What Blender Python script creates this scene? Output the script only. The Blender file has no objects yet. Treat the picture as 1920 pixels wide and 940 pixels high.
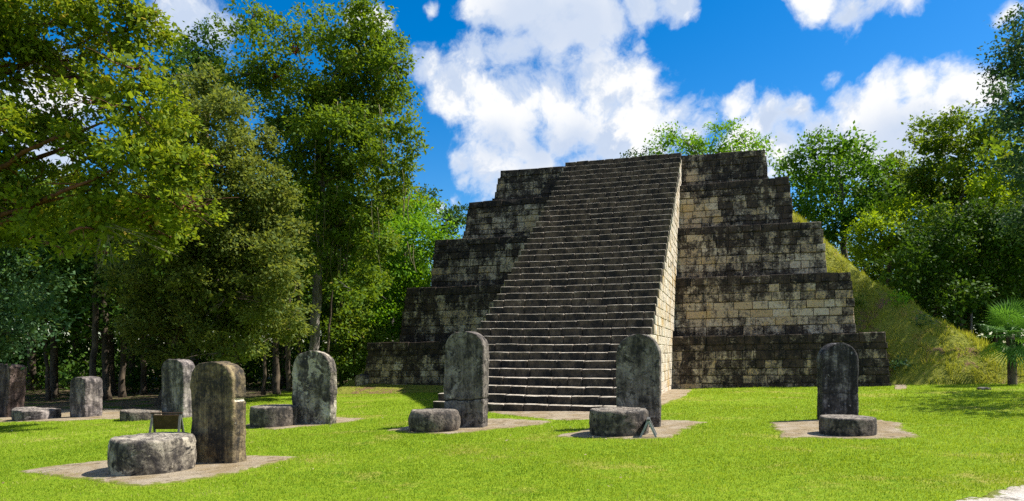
import bpy, math, random
import numpy as np
from mathutils import Vector, Matrix

random.seed(7)
RNG = np.random.default_rng(7)
SC = bpy.context.scene
COL = SC.collection
RAD = math.radians

# ------------------------------------------------------------------ camera
EYE = 1.65
F = 1280.0                       # focal length in photograph pixels (1920 wide)
HOR = 660.0                      # horizon row
cam = bpy.data.cameras.new('camera')
cam.sensor_width = 36.0
cam.lens = 36.0 * F / 1920.0
cam.shift_x = 0.0
cam.shift_y = (HOR - 470.0) / 1920.0
cam.clip_start = 0.1
cam.clip_end = 3000
camo = bpy.data.objects.new('camera', cam)
camo.location = (0, 0, EYE)
camo.rotation_euler = (RAD(90), 0, 0)
COL.objects.link(camo)
SC.camera = camo

# ------------------------------------------------------------------ sun, sky, exposure
SUN_EL, SUN_AZ = RAD(52), RAD(5)        # azimuth measured from +X towards +Y
SDIR = Vector((math.cos(SUN_EL) * math.cos(SUN_AZ), math.cos(SUN_EL) * math.sin(SUN_AZ), math.sin(SUN_EL)))
sl = bpy.data.lights.new('sun', 'SUN')
sl.energy = 4.2
sl.angle = RAD(0.5)
sl.color = (1.0, 0.95, 0.86)
so = bpy.data.objects.new('sun', sl)
so.rotation_euler = SDIR.to_track_quat('Z', 'Y').to_euler()
COL.objects.link(so)
SC.view_settings.view_transform = 'Standard'
SC.view_settings.look = 'None'
SC.view_settings.exposure = 1.2
SC.view_settings.gamma = 1.0
SC.view_settings.use_curve_mapping = False
SC.cycles.max_bounces = 6
SC.cycles.diffuse_bounces = 3
SC.cycles.transmission_bounces = 3
SC.cycles.transparent_max_bounces = 4
SC.cycles.sample_clamp_indirect = 4.0
SC.cycles.use_denoising = False


class NT:
    """small helper that writes node graphs"""
    def __init__(s, tree):
        s.t = tree
        s.n = tree.nodes
        s.l = tree.links

    def add(s, kind, **kw):
        n = s.n.new(kind)
        for k, v in kw.items():
            setattr(n, k, v)
        return n

    def put(s, sock, v):
        if hasattr(v, 'is_output'):
            s.l.new(v, sock)
        else:
            sock.default_value = v

    def math(s, op, a, b=0.0, c=0.0, clamp=False):
        n = s.add('ShaderNodeMath', operation=op, use_clamp=clamp)
        for i, v in enumerate((a, b, c)):
            s.put(n.inputs[i], v)
        return n.outputs[0]

    def vec(s, op, a, b=(0, 0, 0), out=0):
        n = s.add('ShaderNodeVectorMath', operation=op)
        s.put(n.inputs[0], a)
        if op == 'SCALE':
            s.put(n.inputs[3], b)
        elif len(n.inputs) > 1:
            s.put(n.inputs[1], b)
        return n.outputs['Value'] if op in ('DISTANCE', 'DOT_PRODUCT', 'LENGTH') else n.outputs[0]

    def mix(s, f, a, b, mode='MIX'):
        n = s.add('ShaderNodeMix', data_type='RGBA', blend_type=mode)
        s.put(n.inputs[0], f)
        for i, v in ((6, a), (7, b)):
            if isinstance(v, tuple) and len(v) == 3:
                v = (*v, 1)
            s.put(n.inputs[i], v)
        return n.outputs[2]

    def noise(s, v, scale, detail=4, rough=0.55, dist=0.0, out=0):
        n = s.add('ShaderNodeTexNoise')
        s.put(n.inputs['Vector'], v)
        n.inputs['Scale'].default_value = scale
        n.inputs['Detail'].default_value = detail
        n.inputs['Roughness'].default_value = rough
        n.inputs['Distortion'].default_value = dist
        return n.outputs[out]

    def step(s, x, lo, hi, to=(0.0, 1.0), smooth=True):
        n = s.add('ShaderNodeMapRange', interpolation_type='SMOOTHSTEP' if smooth else 'LINEAR')
        s.put(n.inputs[0], x)
        n.inputs[1].default_value = lo
        n.inputs[2].default_value = hi
        n.inputs[3].default_value = to[0]
        n.inputs[4].default_value = to[1]
        return n.outputs[0]

    def mapping(s, v, scale):
        n = s.add('ShaderNodeMapping')
        s.put(n.inputs[0], v)
        n.inputs['Scale'].default_value = scale
        return n.outputs[0]

    def attr(s, name, kind='GEOMETRY', out='Fac'):
        n = s.add('ShaderNodeAttribute', attribute_name=name, attribute_type=kind)
        return n.outputs[out]


def build_world():
    w = bpy.data.worlds.new('World')
    SC.world = w
    w.use_nodes = True
    g = NT(w.node_tree)
    g.n.clear()
    out = g.add('ShaderNodeOutputWorld')
    bg = g.add('ShaderNodeBackground')
    STR = 0.070
    bg.inputs[1].default_value = STR
    sky = g.add('ShaderNodeTexSky', sky_type='NISHITA')
    sky.sun_disc = False
    sky.sun_elevation = SUN_EL
    sky.sun_rotation = math.atan2(SDIR.x, SDIR.y)
    sky.air_density = 1.0
    sky.dust_density = 0.5
    sky.ozone_density = 3.0
    hs = g.add('ShaderNodeHueSaturation')
    hs.inputs['Saturation'].default_value = 1.5
    hs.inputs['Hue'].default_value = 0.503
    hs.inputs['Value'].default_value = 1.05
    g.l.new(sky.outputs[0], hs.inputs['Color'])
    d = g.vec('NORMALIZE', g.add('ShaderNodeTexCoord').outputs['Generated'])
    blobs = [(795, 115, 38), (850, 160, 70), (905, 120, 58), (960, 120, 66), (950, 195, 96), (1040, 190, 92), (1130, 160, 70), (1190, 150, 62), (1210, 205, 78), (1270, 225, 62), (1050, 255, 80),
             (1140, 255, 80), (960, 265, 56), (1300, 255, 42), (925, 325, 62), (1010, 305, 62), (1100, 310, 60), (870, 310, 30), (880, 330, 30), (820, 165, 44),
             (905, 12, 42), (960, 18, 56), (1020, 40, 62), (1080, 40, 62), (1130, 20, 52), (1200, 0, 48), (1270, -8, 46), (1040, 75, 40),
             (1530, -4, 40), (1590, 12, 50), (1650, 2, 56), (1720, -8, 46), (1600, 45, 34), (1780, -14, 30),
             (1560, 140, 26), (1580, 180, 34), (1500, 205, 42), (1440, 225, 46), (1660, 175, 58), (1720, 160, 52), (1640, 240, 92), (1730, 240, 95), (1800, 190, 52), (1845, 180, 44), (1480, 265, 66), (1400, 268, 52), (1560, 285, 80), (1540, 235, 50),
             (1385, 175, 24), (1375, 205, 30), (1205, 75, 16), (1225, 95, 12),
             (345, 40, 56), (405, 62, 40), (300, 28, 30), (662, 25, 18), (708, 28, 22), (1895, 22, 26), (815, 386, 24), (850, 372, 16),
             (130, 150, 70), (70, 250, 80), (800, 8, 12)]
    wv = g.vec('SUBTRACT', g.noise(d, 7.0, 5, 0.6, out=1), (0.5, 0.5, 0.5))
    dw = g.vec('ADD', d, g.vec('SCALE', wv, 0.075))
    m = None
    for px, py, r in blobs:
        v = Vector(((px - 960) / F, 1, (HOR - py) / F))
        c = v.normalized()
        rr = r / F / v.length * 1.0
        dist = g.vec('DISTANCE', dw, tuple(c))
        pk = min(1.0, 0.30 + r / 60.0)          # small wisps stay thin
        val = g.math('MULTIPLY_ADD', dist, -pk / rr, 1.25 * pk)
        m = val if m is None else g.math('SMOOTH_MAX', m, val, 0.25)
    m = g.math('MAXIMUM', m, -0.6)
    m = g.math('MINIMUM', m, 1.0)
    # beyond the frame the same kind of sky goes on
    inside = g.step(g.vec('DOT_PRODUCT', d, tuple(Vector((0, 1, 0.22)).normalized())), 0.66, 0.80)
    gen = g.math('MULTIPLY_ADD', g.step(g.noise(d, 2.2, 2, 0.5), 0.40, 0.66), 1.5, -0.6)
    m = g.math('ADD', g.math('MULTIPLY', m, inside), g.math('MULTIPLY', gen, g.math('SUBTRACT', 1.0, inside)))
    warp = g.vec('ADD', d, g.vec('SCALE', wv, 0.06))
    n1 = g.noise(warp, 9.5, 10, 0.62)
    up = g.vec('ADD', warp, (0.020, 0.0, 0.030))
    n2 = g.noise(up, 9.5, 6, 0.58)
    dens = g.math('ADD', g.math('MULTIPLY', m, 0.80), g.math('MULTIPLY_ADD', n1, 3.0, -1.5))
    mask = g.step(dens, 0.02, 0.70)
    # light and shade of the cloud tops
    rel = g.math('SUBTRACT', n1, n2)
    shade = g.step(g.math('ADD', g.math('MULTIPLY', rel, 2.4), g.noise(warp, 4.6, 4, 0.5)), 0.34, 0.66)
    grey = None
    for px, py, r in [(1000, 45, 100), (1090, 40, 95), (1180, 15, 80), (1010, 280, 60), (1080, 275, 55), (935, 265, 45), (1640, 0, 60), (1690, 260, 70)]:
        v = Vector(((px - 960) / F, 1, (HOR - py) / F))
        val = g.math('MULTIPLY_ADD', g.vec('DISTANCE', d, tuple(v.normalized())), -1.0 / (r / F / v.length * 1.3), 1.0)
        grey = val if grey is None else g.math('SMOOTH_MAX', grey, val, 0.3)
    grey = g.math('MULTIPLY', g.step(g.math('ADD', grey, g.math('MULTIPLY_ADD', n2, 1.2, -0.6)), -0.1, 0.8), inside)
    shade = g.math('MULTIPLY', shade, g.math('MULTIPLY_ADD', grey, -0.85, 1.0))
    cl = g.mix(shade, (3.7, 4.35, 5.5), (6.3, 6.35, 6.4))
    edge = g.step(dens, 0.20, 0.75)
    cl = g.mix(edge, g.mix(grey, (6.0, 6.25, 6.5), (4.5, 5.1, 6.1)), cl)
    elev = g.add('ShaderNodeSeparateXYZ')
    g.l.new(d, elev.inputs[0])
    mask = g.math('MULTIPLY', mask, g.step(elev.outputs[2], -0.02, 0.10))
    col = g.mix(mask, hs.outputs[0], cl)
    g.l.new(col, bg.inputs[0])
    g.l.new(bg.outputs[0], out.inputs[0])


build_world()

# ------------------------------------------------------------------ geometry helpers
def W(px, py, Y):
    """the point of the place at distance Y on the sight line through a photograph pixel"""
    return np.array([(px - 960.0) / F * Y, Y, EYE - (py - HOR) / F * Y])


def ground(x, y):
    x = np.asarray(x, float)
    y = np.asarray(y, float)
    z = 0.03 * np.clip(x, -24, 24) - 0.1 - 0.004 * np.clip(y - 8, 0, 28)
    z = z + 0.018 * np.sin(x * 0.9 + 1.3) * np.sin(y * 0.75 + x * 0.2) + 0.012 * np.sin(x * 1.9 - y * 0.6) * np.sin(y * 1.4 + 0.5)
    return z


def on_ground(px, py):
    p, q = (px - 960.0) / F, (py - HOR) / F
    Y = 15.0
    for _ in range(60):
        Y = 0.5 * Y + 0.5 * (EYE - float(ground(p * Y, Y))) / q
    return np.array([p * Y, Y, float(ground(p * Y, Y))])


def _hash(i, j, k, seed):
    n = (i * 73856093) ^ (j * 19349663) ^ (k * 83492791) ^ (seed * 2654435761)
    n = (n ^ (n >> 13)) * 1274126177
    n = n & 0x7fffffff
    return ((n ^ (n >> 16)) & 0xffff) / 65535.0


def vnoise(p, seed=0):
    """value noise in -1..1 for an (N,3) array"""
    p = np.asarray(p, float)
    i = np.floor(p).astype(np.int64)
    f = p - i
    f = f * f * (3 - 2 * f)
    r = 0
    for a in (0, 1):
        for b in (0, 1):
            for c in (0, 1):
                w = (f[:, 0] if a else 1 - f[:, 0]) * (f[:, 1] if b else 1 - f[:, 1]) * (f[:, 2] if c else 1 - f[:, 2])
                r = r + w * _hash(i[:, 0] + a, i[:, 1] + b, i[:, 2] + c, seed)
    return r * 2 - 1


def fbm(p, seed=0, oct=3):
    r, a = 0, 1.0
    p = np.asarray(p, float)
    for o in range(oct):
        r = r + a * vnoise(p * (2.03 ** o), seed + o)
        a *= 0.5
    return r / 1.75


def mesh(name, v, f, attrs=None, smooth=False):
    """mesh data from arrays; f is an (N,k) array or a list of index lists"""
    me = bpy.data.meshes.new(name)
    v = np.asarray(v, np.float32)
    if isinstance(f, np.ndarray):
        n, k = f.shape
        me.vertices.add(len(v))
        me.vertices.foreach_set('co', v.ravel())
        me.loops.add(n * k)
        me.loops.foreach_set('vertex_index', f.astype(np.int32).ravel())
        me.polygons.add(n)
        me.polygons.foreach_set('loop_start', np.arange(0, n * k, k, dtype=np.int32))
        me.polygons.foreach_set('loop_total', np.full(n, k, np.int32))
        me.update(calc_edges=True)
    else:
        me.from_pydata(v.tolist(), [], [list(x) for x in f])
    for an, av in (attrs or {}).items():
        a = me.attributes.new(an, 'FLOAT', 'POINT')
        a.data.foreach_set('value', np.asarray(av, np.float32).ravel())
    if smooth:
        me.polygons.foreach_set('use_smooth', np.ones(len(me.polygons), bool))
    me.update()
    return me


def wloc(o):
    r = np.zeros(3)
    while o is not None:
        r += np.array(o.location)
        o = o.parent
    return r


def obj(name, v, f, mat, parent=None, origin=None, attrs=None, smooth=False):
    """ONE mesh object from vertices given in the place's coordinates"""
    v = np.asarray(v, float)
    o0 = np.asarray(origin, float) if origin is not None else (wloc(parent) if parent is not None else np.zeros(3))
    me = mesh(name, v - o0, f, attrs, smooth)
    me.materials.append(mat)
    o = bpy.data.objects.new(name, me)
    COL.objects.link(o)
    if parent is not None:
        o.parent = parent
        o.location = o0 - wloc(parent)
    else:
        o.location = o0
    return o


def tag(o, label=None, cat=None, group=None, kind=None):
    if label: o['label'] = label
    if cat: o['category'] = cat
    if group: o['group'] = group
    if kind: o['kind'] = kind
    return o


def thing(name, loc, label, cat, group=None):
    e = bpy.data.objects.new(name, None)
    e.empty_display_size = 0.3
    e.location = loc
    COL.objects.link(e)
    return tag(e, label, cat, group)


def grid_faces(nu, nv, wrap=False):
    i, j = np.meshgrid(np.arange(nu if wrap else nu - 1), np.arange(nv - 1), indexing='xy')
    i, j = i.ravel(), j.ravel()
    i2 = (i + 1) % nu
    return np.stack([j * nu + i, j * nu + i2, (j + 1) * nu + i2, (j + 1) * nu + i], 1)


class Bag:
    """collects pieces into one mesh"""
    def __init__(s):
        s.v, s.f, s.n, s.a = [], [], 0, {}

    def add(s, v, f, **at):
        v = np.asarray(v, float)
        s.v.append(v)
        s.f += [[int(i) + s.n for i in q] for q in f]
        s.n += len(v)
        for k, x in at.items():
            s.a.setdefault(k, []).append(np.full(len(v), x, float) if np.isscalar(x) else np.asarray(x, float))

    def obj(s, name, mat, parent=None, origin=None, smooth=False):
        return obj(name, np.concatenate(s.v), s.f, mat, parent, origin, {k: np.concatenate(x) for k, x in s.a.items()}, smooth)


def tube(pts, rad, seg=8, seed=0, rough=0.0, cap=True):
    """tapered tube through pts"""
    pts = np.asarray(pts, float)
    rad = np.asarray(rad, float)
    n = len(pts)
    t = np.gradient(pts, axis=0)
    t /= np.linalg.norm(t, axis=1)[:, None] + 1e-9
    ref = np.array([0.0, 1.0, 0.0]) if abs(t[0, 1]) < 0.8 else np.array([1.0, 0, 0])
    v = []
    for k in range(n):
        a = np.cross(t[k], ref); a /= np.linalg.norm(a) + 1e-9
        b = np.cross(t[k], a)
        th = np.arange(seg) * 2 * math.pi / seg
        v.append(pts[k] + rad[k] * (np.cos(th)[:, None] * a + np.sin(th)[:, None] * b))
    v = np.concatenate(v)
    if rough:
        c = np.repeat(pts, seg, 0)
        v = c + (v - c) * (1 + rough * fbm(v * [3, 3, 1.2], seed)[:, None])
    f = grid_faces(seg, n, True).tolist()
    if cap:
        f.append(list(range(seg))[::-1])
        f.append([(n - 1) * seg + i for i in range(seg)])
    return v, f


def bez(a, b, c, n=8):
    t = np.linspace(0, 1, n)[:, None]
    return (1 - t) ** 2 * np.asarray(a) + 2 * t * (1 - t) * np.asarray(b) + t * t * np.asarray(c)


# ------------------------------------------------------------------ materials
def new_mat(name):
    m = bpy.data.materials.new(name)
    m.use_nodes = True
    g = NT(m.node_tree)
    g.n.clear()
    out = g.add('ShaderNodeOutputMaterial')
    return m, g, out


def finish(g, out, col, rough=0.85, bump=None, bstr=0.5, bdist=0.02, spec=0.3):
    b = g.add('ShaderNodeBsdfPrincipled')
    g.put(b.inputs['Base Color'], (*col, 1) if isinstance(col, tuple) and len(col) == 3 else col)
    g.put(b.inputs['Roughness'], rough)
    b.inputs['Specular IOR Level'].default_value = spec
    if bump is not None:
        bn = g.add('ShaderNodeBump')
        bn.inputs['Strength'].default_value = bstr
        bn.inputs['Distance'].default_value = bdist
        g.put(bn.inputs['Height'], bump)
        g.l.new(bn.outputs[0], b.inputs['Normal'])
    g.l.new(b.outputs[0], out.inputs[0])
    return b


def wpos(g):
    return g.add('ShaderNodeNewGeometry').outputs['Position']


def leaf_mat(name, a, b, c, trans=0.42):
    """three leaf tints picked by the per-leaf value"""
    m, g, out = new_mat(name)
    var = g.attr('var')
    col = g.mix(g.step(var, 0.0, 0.6), a, b)
    col = g.mix(g.step(var, 0.78, 1.0), col, c)
    p = g.add('ShaderNodeBsdfPrincipled')
    g.put(p.inputs['Base Color'], col)
    p.inputs['Roughness'].default_value = 0.6
    p.inputs['Specular IOR Level'].default_value = 0.12
    t = g.add('ShaderNodeBsdfTranslucent')
    g.put(t.inputs[0], g.mix(0.5, col, tuple(min(1, x * y) for x, y in zip(b, (2.6, 2.2, 0.8)))))
    ms = g.add('ShaderNodeMixShader')
    ms.inputs[0].default_value = trans
    g.l.new(p.outputs[0], ms.inputs[1])
    g.l.new(t.outputs[0], ms.inputs[2])
    g.l.new(ms.outputs[0], out.inputs[0])
    return m


def bark_mat(name, a, b):
    m, g, out = new_mat(name)
    p = wpos(g)
    n = g.noise(g.mapping(p, (6, 6, 1.5)), 1.5, 6, 0.65)
    n2 = g.noise(p, 1.3, 3, 0.5)
    col = g.mix(g.step(n, 0.35, 0.65), a, b)
    col = g.mix(g.step(n2, 0.5, 0.7), col, tuple(x * 1.5 for x in b))
    finish(g, out, col, 0.9, n, 0.8, 0.03)
    return m


def masonry_mat():
    """limestone blocks under black mould; stain and tone come from each stone"""
    m, g, out = new_mat('stained_limestone')
    p = wpos(g)
    st = g.math('ADD', g.attr('stain'), g.attr('stain', 'OBJECT'))
    rn = g.math('ADD', g.attr('tone'), g.attr('tone', 'OBJECT'))
    lime = g.mix(g.math('MULTIPLY', rn, 0.55), (0.42, 0.30, 0.17), (0.60, 0.54, 0.45))
    lime = g.mix(g.step(g.noise(p, 1.1, 4, 0.6), 0.5, 0.68), lime, (0.46, 0.32, 0.15))
    lime = g.mix(g.step(g.noise(p, 7.0, 5, 0.7), 0.50, 0.72), lime, (0.20, 0.15, 0.10))
    streak = g.noise(g.mapping(p, (2.6, 2.6, 0.45)), 1.2, 6, 0.68)
    blot = g.noise(p, 2.3, 8, 0.72)
    fine = g.noise(p, 11.0, 6, 0.75)
    s = g.math('ADD', st, g.math('MULTIPLY_ADD', streak, 1.7, -0.85))
    s = g.math('ADD', s, g.math('MULTIPLY_ADD', g.noise(p, 0.75, 4, 0.6), 1.3, -0.65))
    s = g.math('ADD', s, g.math('MULTIPLY_ADD', blot, 2.2, -1.1))
    s = g.math('ADD', s, g.math('MULTIPLY_ADD', fine, 1.7, -0.85))
    k = g.step(s, 0.34, 0.68)
    dark = g.mix(g.step(g.math('ADD', g.math('MULTIPLY', streak, 0.5), g.math('MULTIPLY', g.noise(p, 3.1, 6, 0.65), 0.5)), 0.40, 0.62), (0.008, 0.007, 0.007), (0.060, 0.042, 0.029))
    dark = g.mix(g.step(g.noise(g.mapping(p, (3, 3, 1)), 4.0, 6, 0.75), 0.60, 0.72), dark, (0.20, 0.175, 0.15))
    grime = g.mix(g.noise(p, 6.0, 5, 0.7), (0.050, 0.038, 0.028), (0.29, 0.235, 0.175))
    col = g.mix(g.step(s, 0.16, 0.44), lime, grime)
    col = g.mix(g.step(s, 0.44, 0.72), col, dark)
    finish(g, out, col, 0.92, g.math('ADD', g.math('MULTIPLY', blot, 0.8), fine), 1.0, 0.06)
    return m


def step_mat():
    m, g, out = new_mat('stained_steps')
    p = wpos(g)
    worn_lit = g.attr('worn_lit')  # nosing paleness: worn stone together with a painted sunlit edge
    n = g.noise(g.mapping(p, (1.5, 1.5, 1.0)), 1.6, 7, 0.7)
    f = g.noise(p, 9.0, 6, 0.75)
    w = g.math('ADD', worn_lit, g.math('MULTIPLY_ADD', f, 1.0, -0.5))
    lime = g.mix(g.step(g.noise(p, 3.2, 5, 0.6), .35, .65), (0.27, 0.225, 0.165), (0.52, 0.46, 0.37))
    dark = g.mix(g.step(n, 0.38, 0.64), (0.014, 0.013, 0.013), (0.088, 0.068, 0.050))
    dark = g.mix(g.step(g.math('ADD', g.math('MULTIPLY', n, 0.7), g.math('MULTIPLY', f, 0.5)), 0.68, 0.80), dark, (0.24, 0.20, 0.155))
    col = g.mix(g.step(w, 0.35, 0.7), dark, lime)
    finish(g, out, col, 0.92, g.math('ADD', n, f), 0.9, 0.04)
    return m


def stela_mat(name, light, mid, dark, cover, sy=0.35, seed=0.0, patchy=0.0):
    m, g, out = new_mat(name)
    tc = g.add('ShaderNodeTexCoord').outputs['Object']
    p = g.vec('ADD', tc, (seed, seed * 1.7, seed * 0.6))
    streak = g.noise(g.mapping(p, (3.6, 3.6, sy * 1.6)), 1.6, 7, 0.68)
    blot = g.noise(p, 2.6, 8, 0.7, 0.4)
    fine = g.noise(p, 17.0, 6, 0.75)
    s = g.math('ADD', g.math('MULTIPLY', streak, 0.9), g.math('MULTIPLY', blot, 0.75))
    s = g.math('ADD', s, g.math('MULTIPLY', fine, 0.45))
    s = g.math('SUBTRACT', s, 1.05 - cover)
    k1 = g.step(s, -0.15, 0.13)
    col = g.mix(k1, light, mid)
    col = g.mix(g.step(s, 0.03, 0.26), col, dark)
    col = g.mix(g.step(g.noise(p, 5.2, 6, 0.75), 0.60, 0.70), col, light)
    if patchy:
        pn = g.math('ADD', g.noise(p, 1.9, 7, 0.66, 0.6), g.math('MULTIPLY_ADD', fine, 0.12, -0.06))
        col = g.mix(g.step(pn, 0.60 - patchy, 0.63 - patchy), col, light)
        col = g.mix(g.math('MULTIPLY', g.step(g.noise(p, 4.3, 7, 0.7, 0.8), 0.56, 0.60), 0.85), col, dark)
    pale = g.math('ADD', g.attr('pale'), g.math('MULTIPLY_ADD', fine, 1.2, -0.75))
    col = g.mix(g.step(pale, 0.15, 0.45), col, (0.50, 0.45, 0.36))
    col = g.mix(g.step(g.math('ADD', g.attr('crack'), g.math('MULTIPLY', fine, 0.3)), 0.55, 0.85), col, (0.015, 0.014, 0.013))
    finish(g, out, col, 0.88, g.math('ADD', g.math('MULTIPLY', blot, 1.2), fine), 0.9, 0.03)
    return m


def plain_mat(name, a, b, scale=6.0, rough=0.85, bdist=0.01):
    m, g, out = new_mat(name)
    p = wpos(g)
    n = g.noise(p, scale, 6, 0.65)
    finish(g, out, g.mix(g.step(n, 0.3, 0.7), a, b), rough, n, 0.6, bdist)
    return m


def ground_mat():
    m, g, out = new_mat('lawn_soil')
    p = wpos(g)
    n = g.noise(p, 0.55, 5, 0.6)
    n2 = g.noise(p, 6.0, 6, 0.7)
    n3 = g.noise(p, 28.0, 4, 0.7)
    col = g.mix(g.step(n2, 0.3, 0.7), (0.125, 0.22, 0.008), (0.225, 0.305, 0.016))
    col = g.mix(g.step(g.math('ADD', n, g.math('MULTIPLY', n2, 0.3)), 0.68, 0.86), col, (0.30, 0.27, 0.06))
    col = g.mix(g.step(n3, 0.52, 0.75), col, (0.08, 0.12, 0.008))
    # leaf litter and bare soil under the trees on the left
    sx = g.add('ShaderNodeSeparateXYZ')
    g.l.new(p, sx.inputs[0])
    wa = g.math('MINIMUM', g.math('MULTIPLY_ADD', sx.outputs[0], -1.0, -12.4), g.math('MULTIPLY_ADD', sx.outputs[1], 0.7, -16.2))
    wb = g.math('MULTIPLY_ADD', sx.outputs[1], 0.5, -19.5)
    wood = g.step(g.math('ADD', g.math('MAXIMUM', wa, wb), g.math('MULTIPLY_ADD', n, 4.0, -2.0)), -0.6, 0.9)
    lit = g.mix(g.step(n2, 0.35, 0.65), (0.06, 0.042, 0.024), (0.17, 0.13, 0.085))
    lit = g.mix(g.step(g.noise(p, 0.9, 4, 0.6), 0.52, 0.6), lit, (0.06, 0.10, 0.012))
    col = g.mix(wood, col, lit)
    finish(g, out, col, 0.95, g.math('ADD', n2, g.math('MULTIPLY', n3, 0.6)), 1.0, 0.05, 0.1)
    return m


def mound_mat():
    m, g, out = new_mat('mound_turf')
    p = wpos(g)
    n = g.noise(p, 0.8, 6, 0.65)
    n2 = g.noise(p, 5.0, 6, 0.72)
    col = g.mix(g.step(n2, 0.3, 0.7), (0.15, 0.17, 0.022), (0.27, 0.27, 0.05))
    col = g.mix(g.step(g.math('ADD', g.math('MULTIPLY', n, 0.7), g.math('MULTIPLY', n2, 0.4)), 0.58, 0.64), col, (0.20, 0.13, 0.065))
    finish(g, out, col, 0.95, g.math('ADD', n, n2), 1.0, 0.15, 0.1)
    return m


def dirt_mat(name, a, b):
    m, g, out = new_mat(name)
    p = wpos(g)
    n = g.noise(p, 1.6, 6, 0.65)
    n2 = g.noise(p, 14.0, 6, 0.75)
    n3 = g.noise(p, 55.0, 3, 0.7)
    col = g.mix(g.step(n, 0.36, 0.62), a, b)
    col = g.mix(g.step(n2, 0.52, 0.7), col, tuple(x * 0.62 for x in a))
    col = g.mix(g.step(n3, 0.62, 0.75), col, tuple(min(0.7, x * 1.25) for x in b))
    col = g.mix(g.step(g.noise(p, 4.0, 6, 0.7), 0.55, 0.66), col, tuple(x * 0.45 for x in a))
    rim = g.math('ADD', g.attr('rim'), g.math('ADD', g.math('MULTIPLY_ADD', n2, 1.1, -0.55), g.math('MULTIPLY_ADD', g.noise(p, 5.0, 4, 0.6), 1.2, -0.6)))
    turf = g.mix(n3, (0.10, 0.14, 0.012), (0.20, 0.19, 0.045))
    col = g.mix(g.step(rim, 0.55, 0.75), col, turf)
    finish(g, out, col, 0.95, g.math('ADD', n2, g.math('MULTIPLY', n3, 0.5)), 1.0, 0.03, 0.15)
    return m


M_STONE = masonry_mat()
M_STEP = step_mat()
M_CORE = plain_mat('dark_mortar', (0.018, 0.015, 0.013), (0.06, 0.05, 0.038), 3.0, 0.95, 0.03)
M_DIRT = dirt_mat('pale_dirt', (0.24, 0.18, 0.10), (0.32, 0.265, 0.19))
M_PATH = dirt_mat('limestone_gravel', (0.40, 0.35, 0.28), (0.55, 0.51, 0.45))
M_GROUND = ground_mat()
M_MOUND = mound_mat()
M_GRASS = leaf_mat('grass_blades', (0.075, 0.165, 0.007), (0.232, 0.325, 0.020), (0.42, 0.37, 0.12), 0.35)
M_DRYGRASS = leaf_mat('mound_grass_blades', (0.12, 0.17, 0.013), (0.30, 0.325, 0.042), (0.38, 0.29, 0.11), 0.35)
M_BARK = bark_mat('grey_bark', (0.06, 0.05, 0.045), (0.17, 0.15, 0.135))
M_BARKD = bark_mat('brown_bark', (0.03, 0.022, 0.016), (0.09, 0.068, 0.046))
M_BARKR = bark_mat('red_bark', (0.045, 0.018, 0.012), (0.12, 0.05, 0.03))
M_PALEW = plain_mat('weathered_grey_wood', (0.22, 0.22, 0.21), (0.33, 0.33, 0.32), 9.0, 0.7)
M_VINE = plain_mat('dry_vine', (0.09, 0.085, 0.035), (0.17, 0.15, 0.07))
L_YEL = leaf_mat('leaves_yellow_green', (0.048, 0.100, 0.008), (0.165, 0.225, 0.016), (0.30, 0.21, 0.02))
L_OLI = leaf_mat('leaves_olive', (0.044, 0.078, 0.016), (0.140, 0.180, 0.038), (0.22, 0.20, 0.04))
L_VINE = leaf_mat('leaves_mid_green', (0.046, 0.098, 0.010), (0.115, 0.185, 0.014), (0.22, 0.18, 0.02))
L_BRI = leaf_mat('leaves_bright_green', (0.055, 0.150, 0.008), (0.130, 0.270, 0.012), (0.24, 0.30, 0.02))
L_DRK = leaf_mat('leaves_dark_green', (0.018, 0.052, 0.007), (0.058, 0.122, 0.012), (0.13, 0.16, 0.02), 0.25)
L_LIME = leaf_mat('leaves_lime', (0.075, 0.16, 0.008), (0.20, 0.30, 0.010), (0.32, 0.38, 0.02))
L_BLU = leaf_mat('leaves_blue_green', (0.026, 0.066, 0.028), (0.060, 0.120, 0.045), (0.12, 0.15, 0.03), 0.25)
L_MID = leaf_mat('leaves_fresh_green', (0.028, 0.090, 0.007), (0.085, 0.190, 0.012), (0.20, 0.26, 0.02))
L_PALM = leaf_mat('palm_leaf', (0.035, 0.10, 0.020), (0.09, 0.21, 0.032), (0.20, 0.33, 0.04), 0.30)

# ------------------------------------------------------------------ pyramid frame
TT = 0.325                                   # tangent of the pyramid's turn
TH = math.atan(TT)
DU = np.array([math.cos(TH), -math.sin(TH), 0.0])      # along the front, to the right
DV = np.array([math.sin(TH), math.cos(TH), 0.0])       # into the pyramid
SA = -2.79                                   # right side of the stair: X = SA + TT * Y
P0 = np.array([SA + TT * 30.2, 30.2, 0.0])   # foot of the right-hand wall where it meets the stair


def loc_uv(p):
    d = np.asarray(p, float) - P0
    return float(d @ DU), float(d @ DV)


def uvz(u, v, z):
    return P0 + u * DU + v * DV + np.array([0, 0, z])


def face_hit(px, py, v):
    """sight line of a photograph pixel met with the pyramid plane at depth v"""
    p = (px - 960.0) / F
    # (X - P0x) * DVx + (Y - P0y) * DVy = v with X = pY
    Y = (v + P0[0] * DV[0] + P0[1] * DV[1]) / (p * DV[0] + DV[1])
    pt = np.array([p * Y, Y, EYE - (py - HOR) / F * Y])
    u = float((pt - P0) @ DU)
    return u, pt[2]


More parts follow.
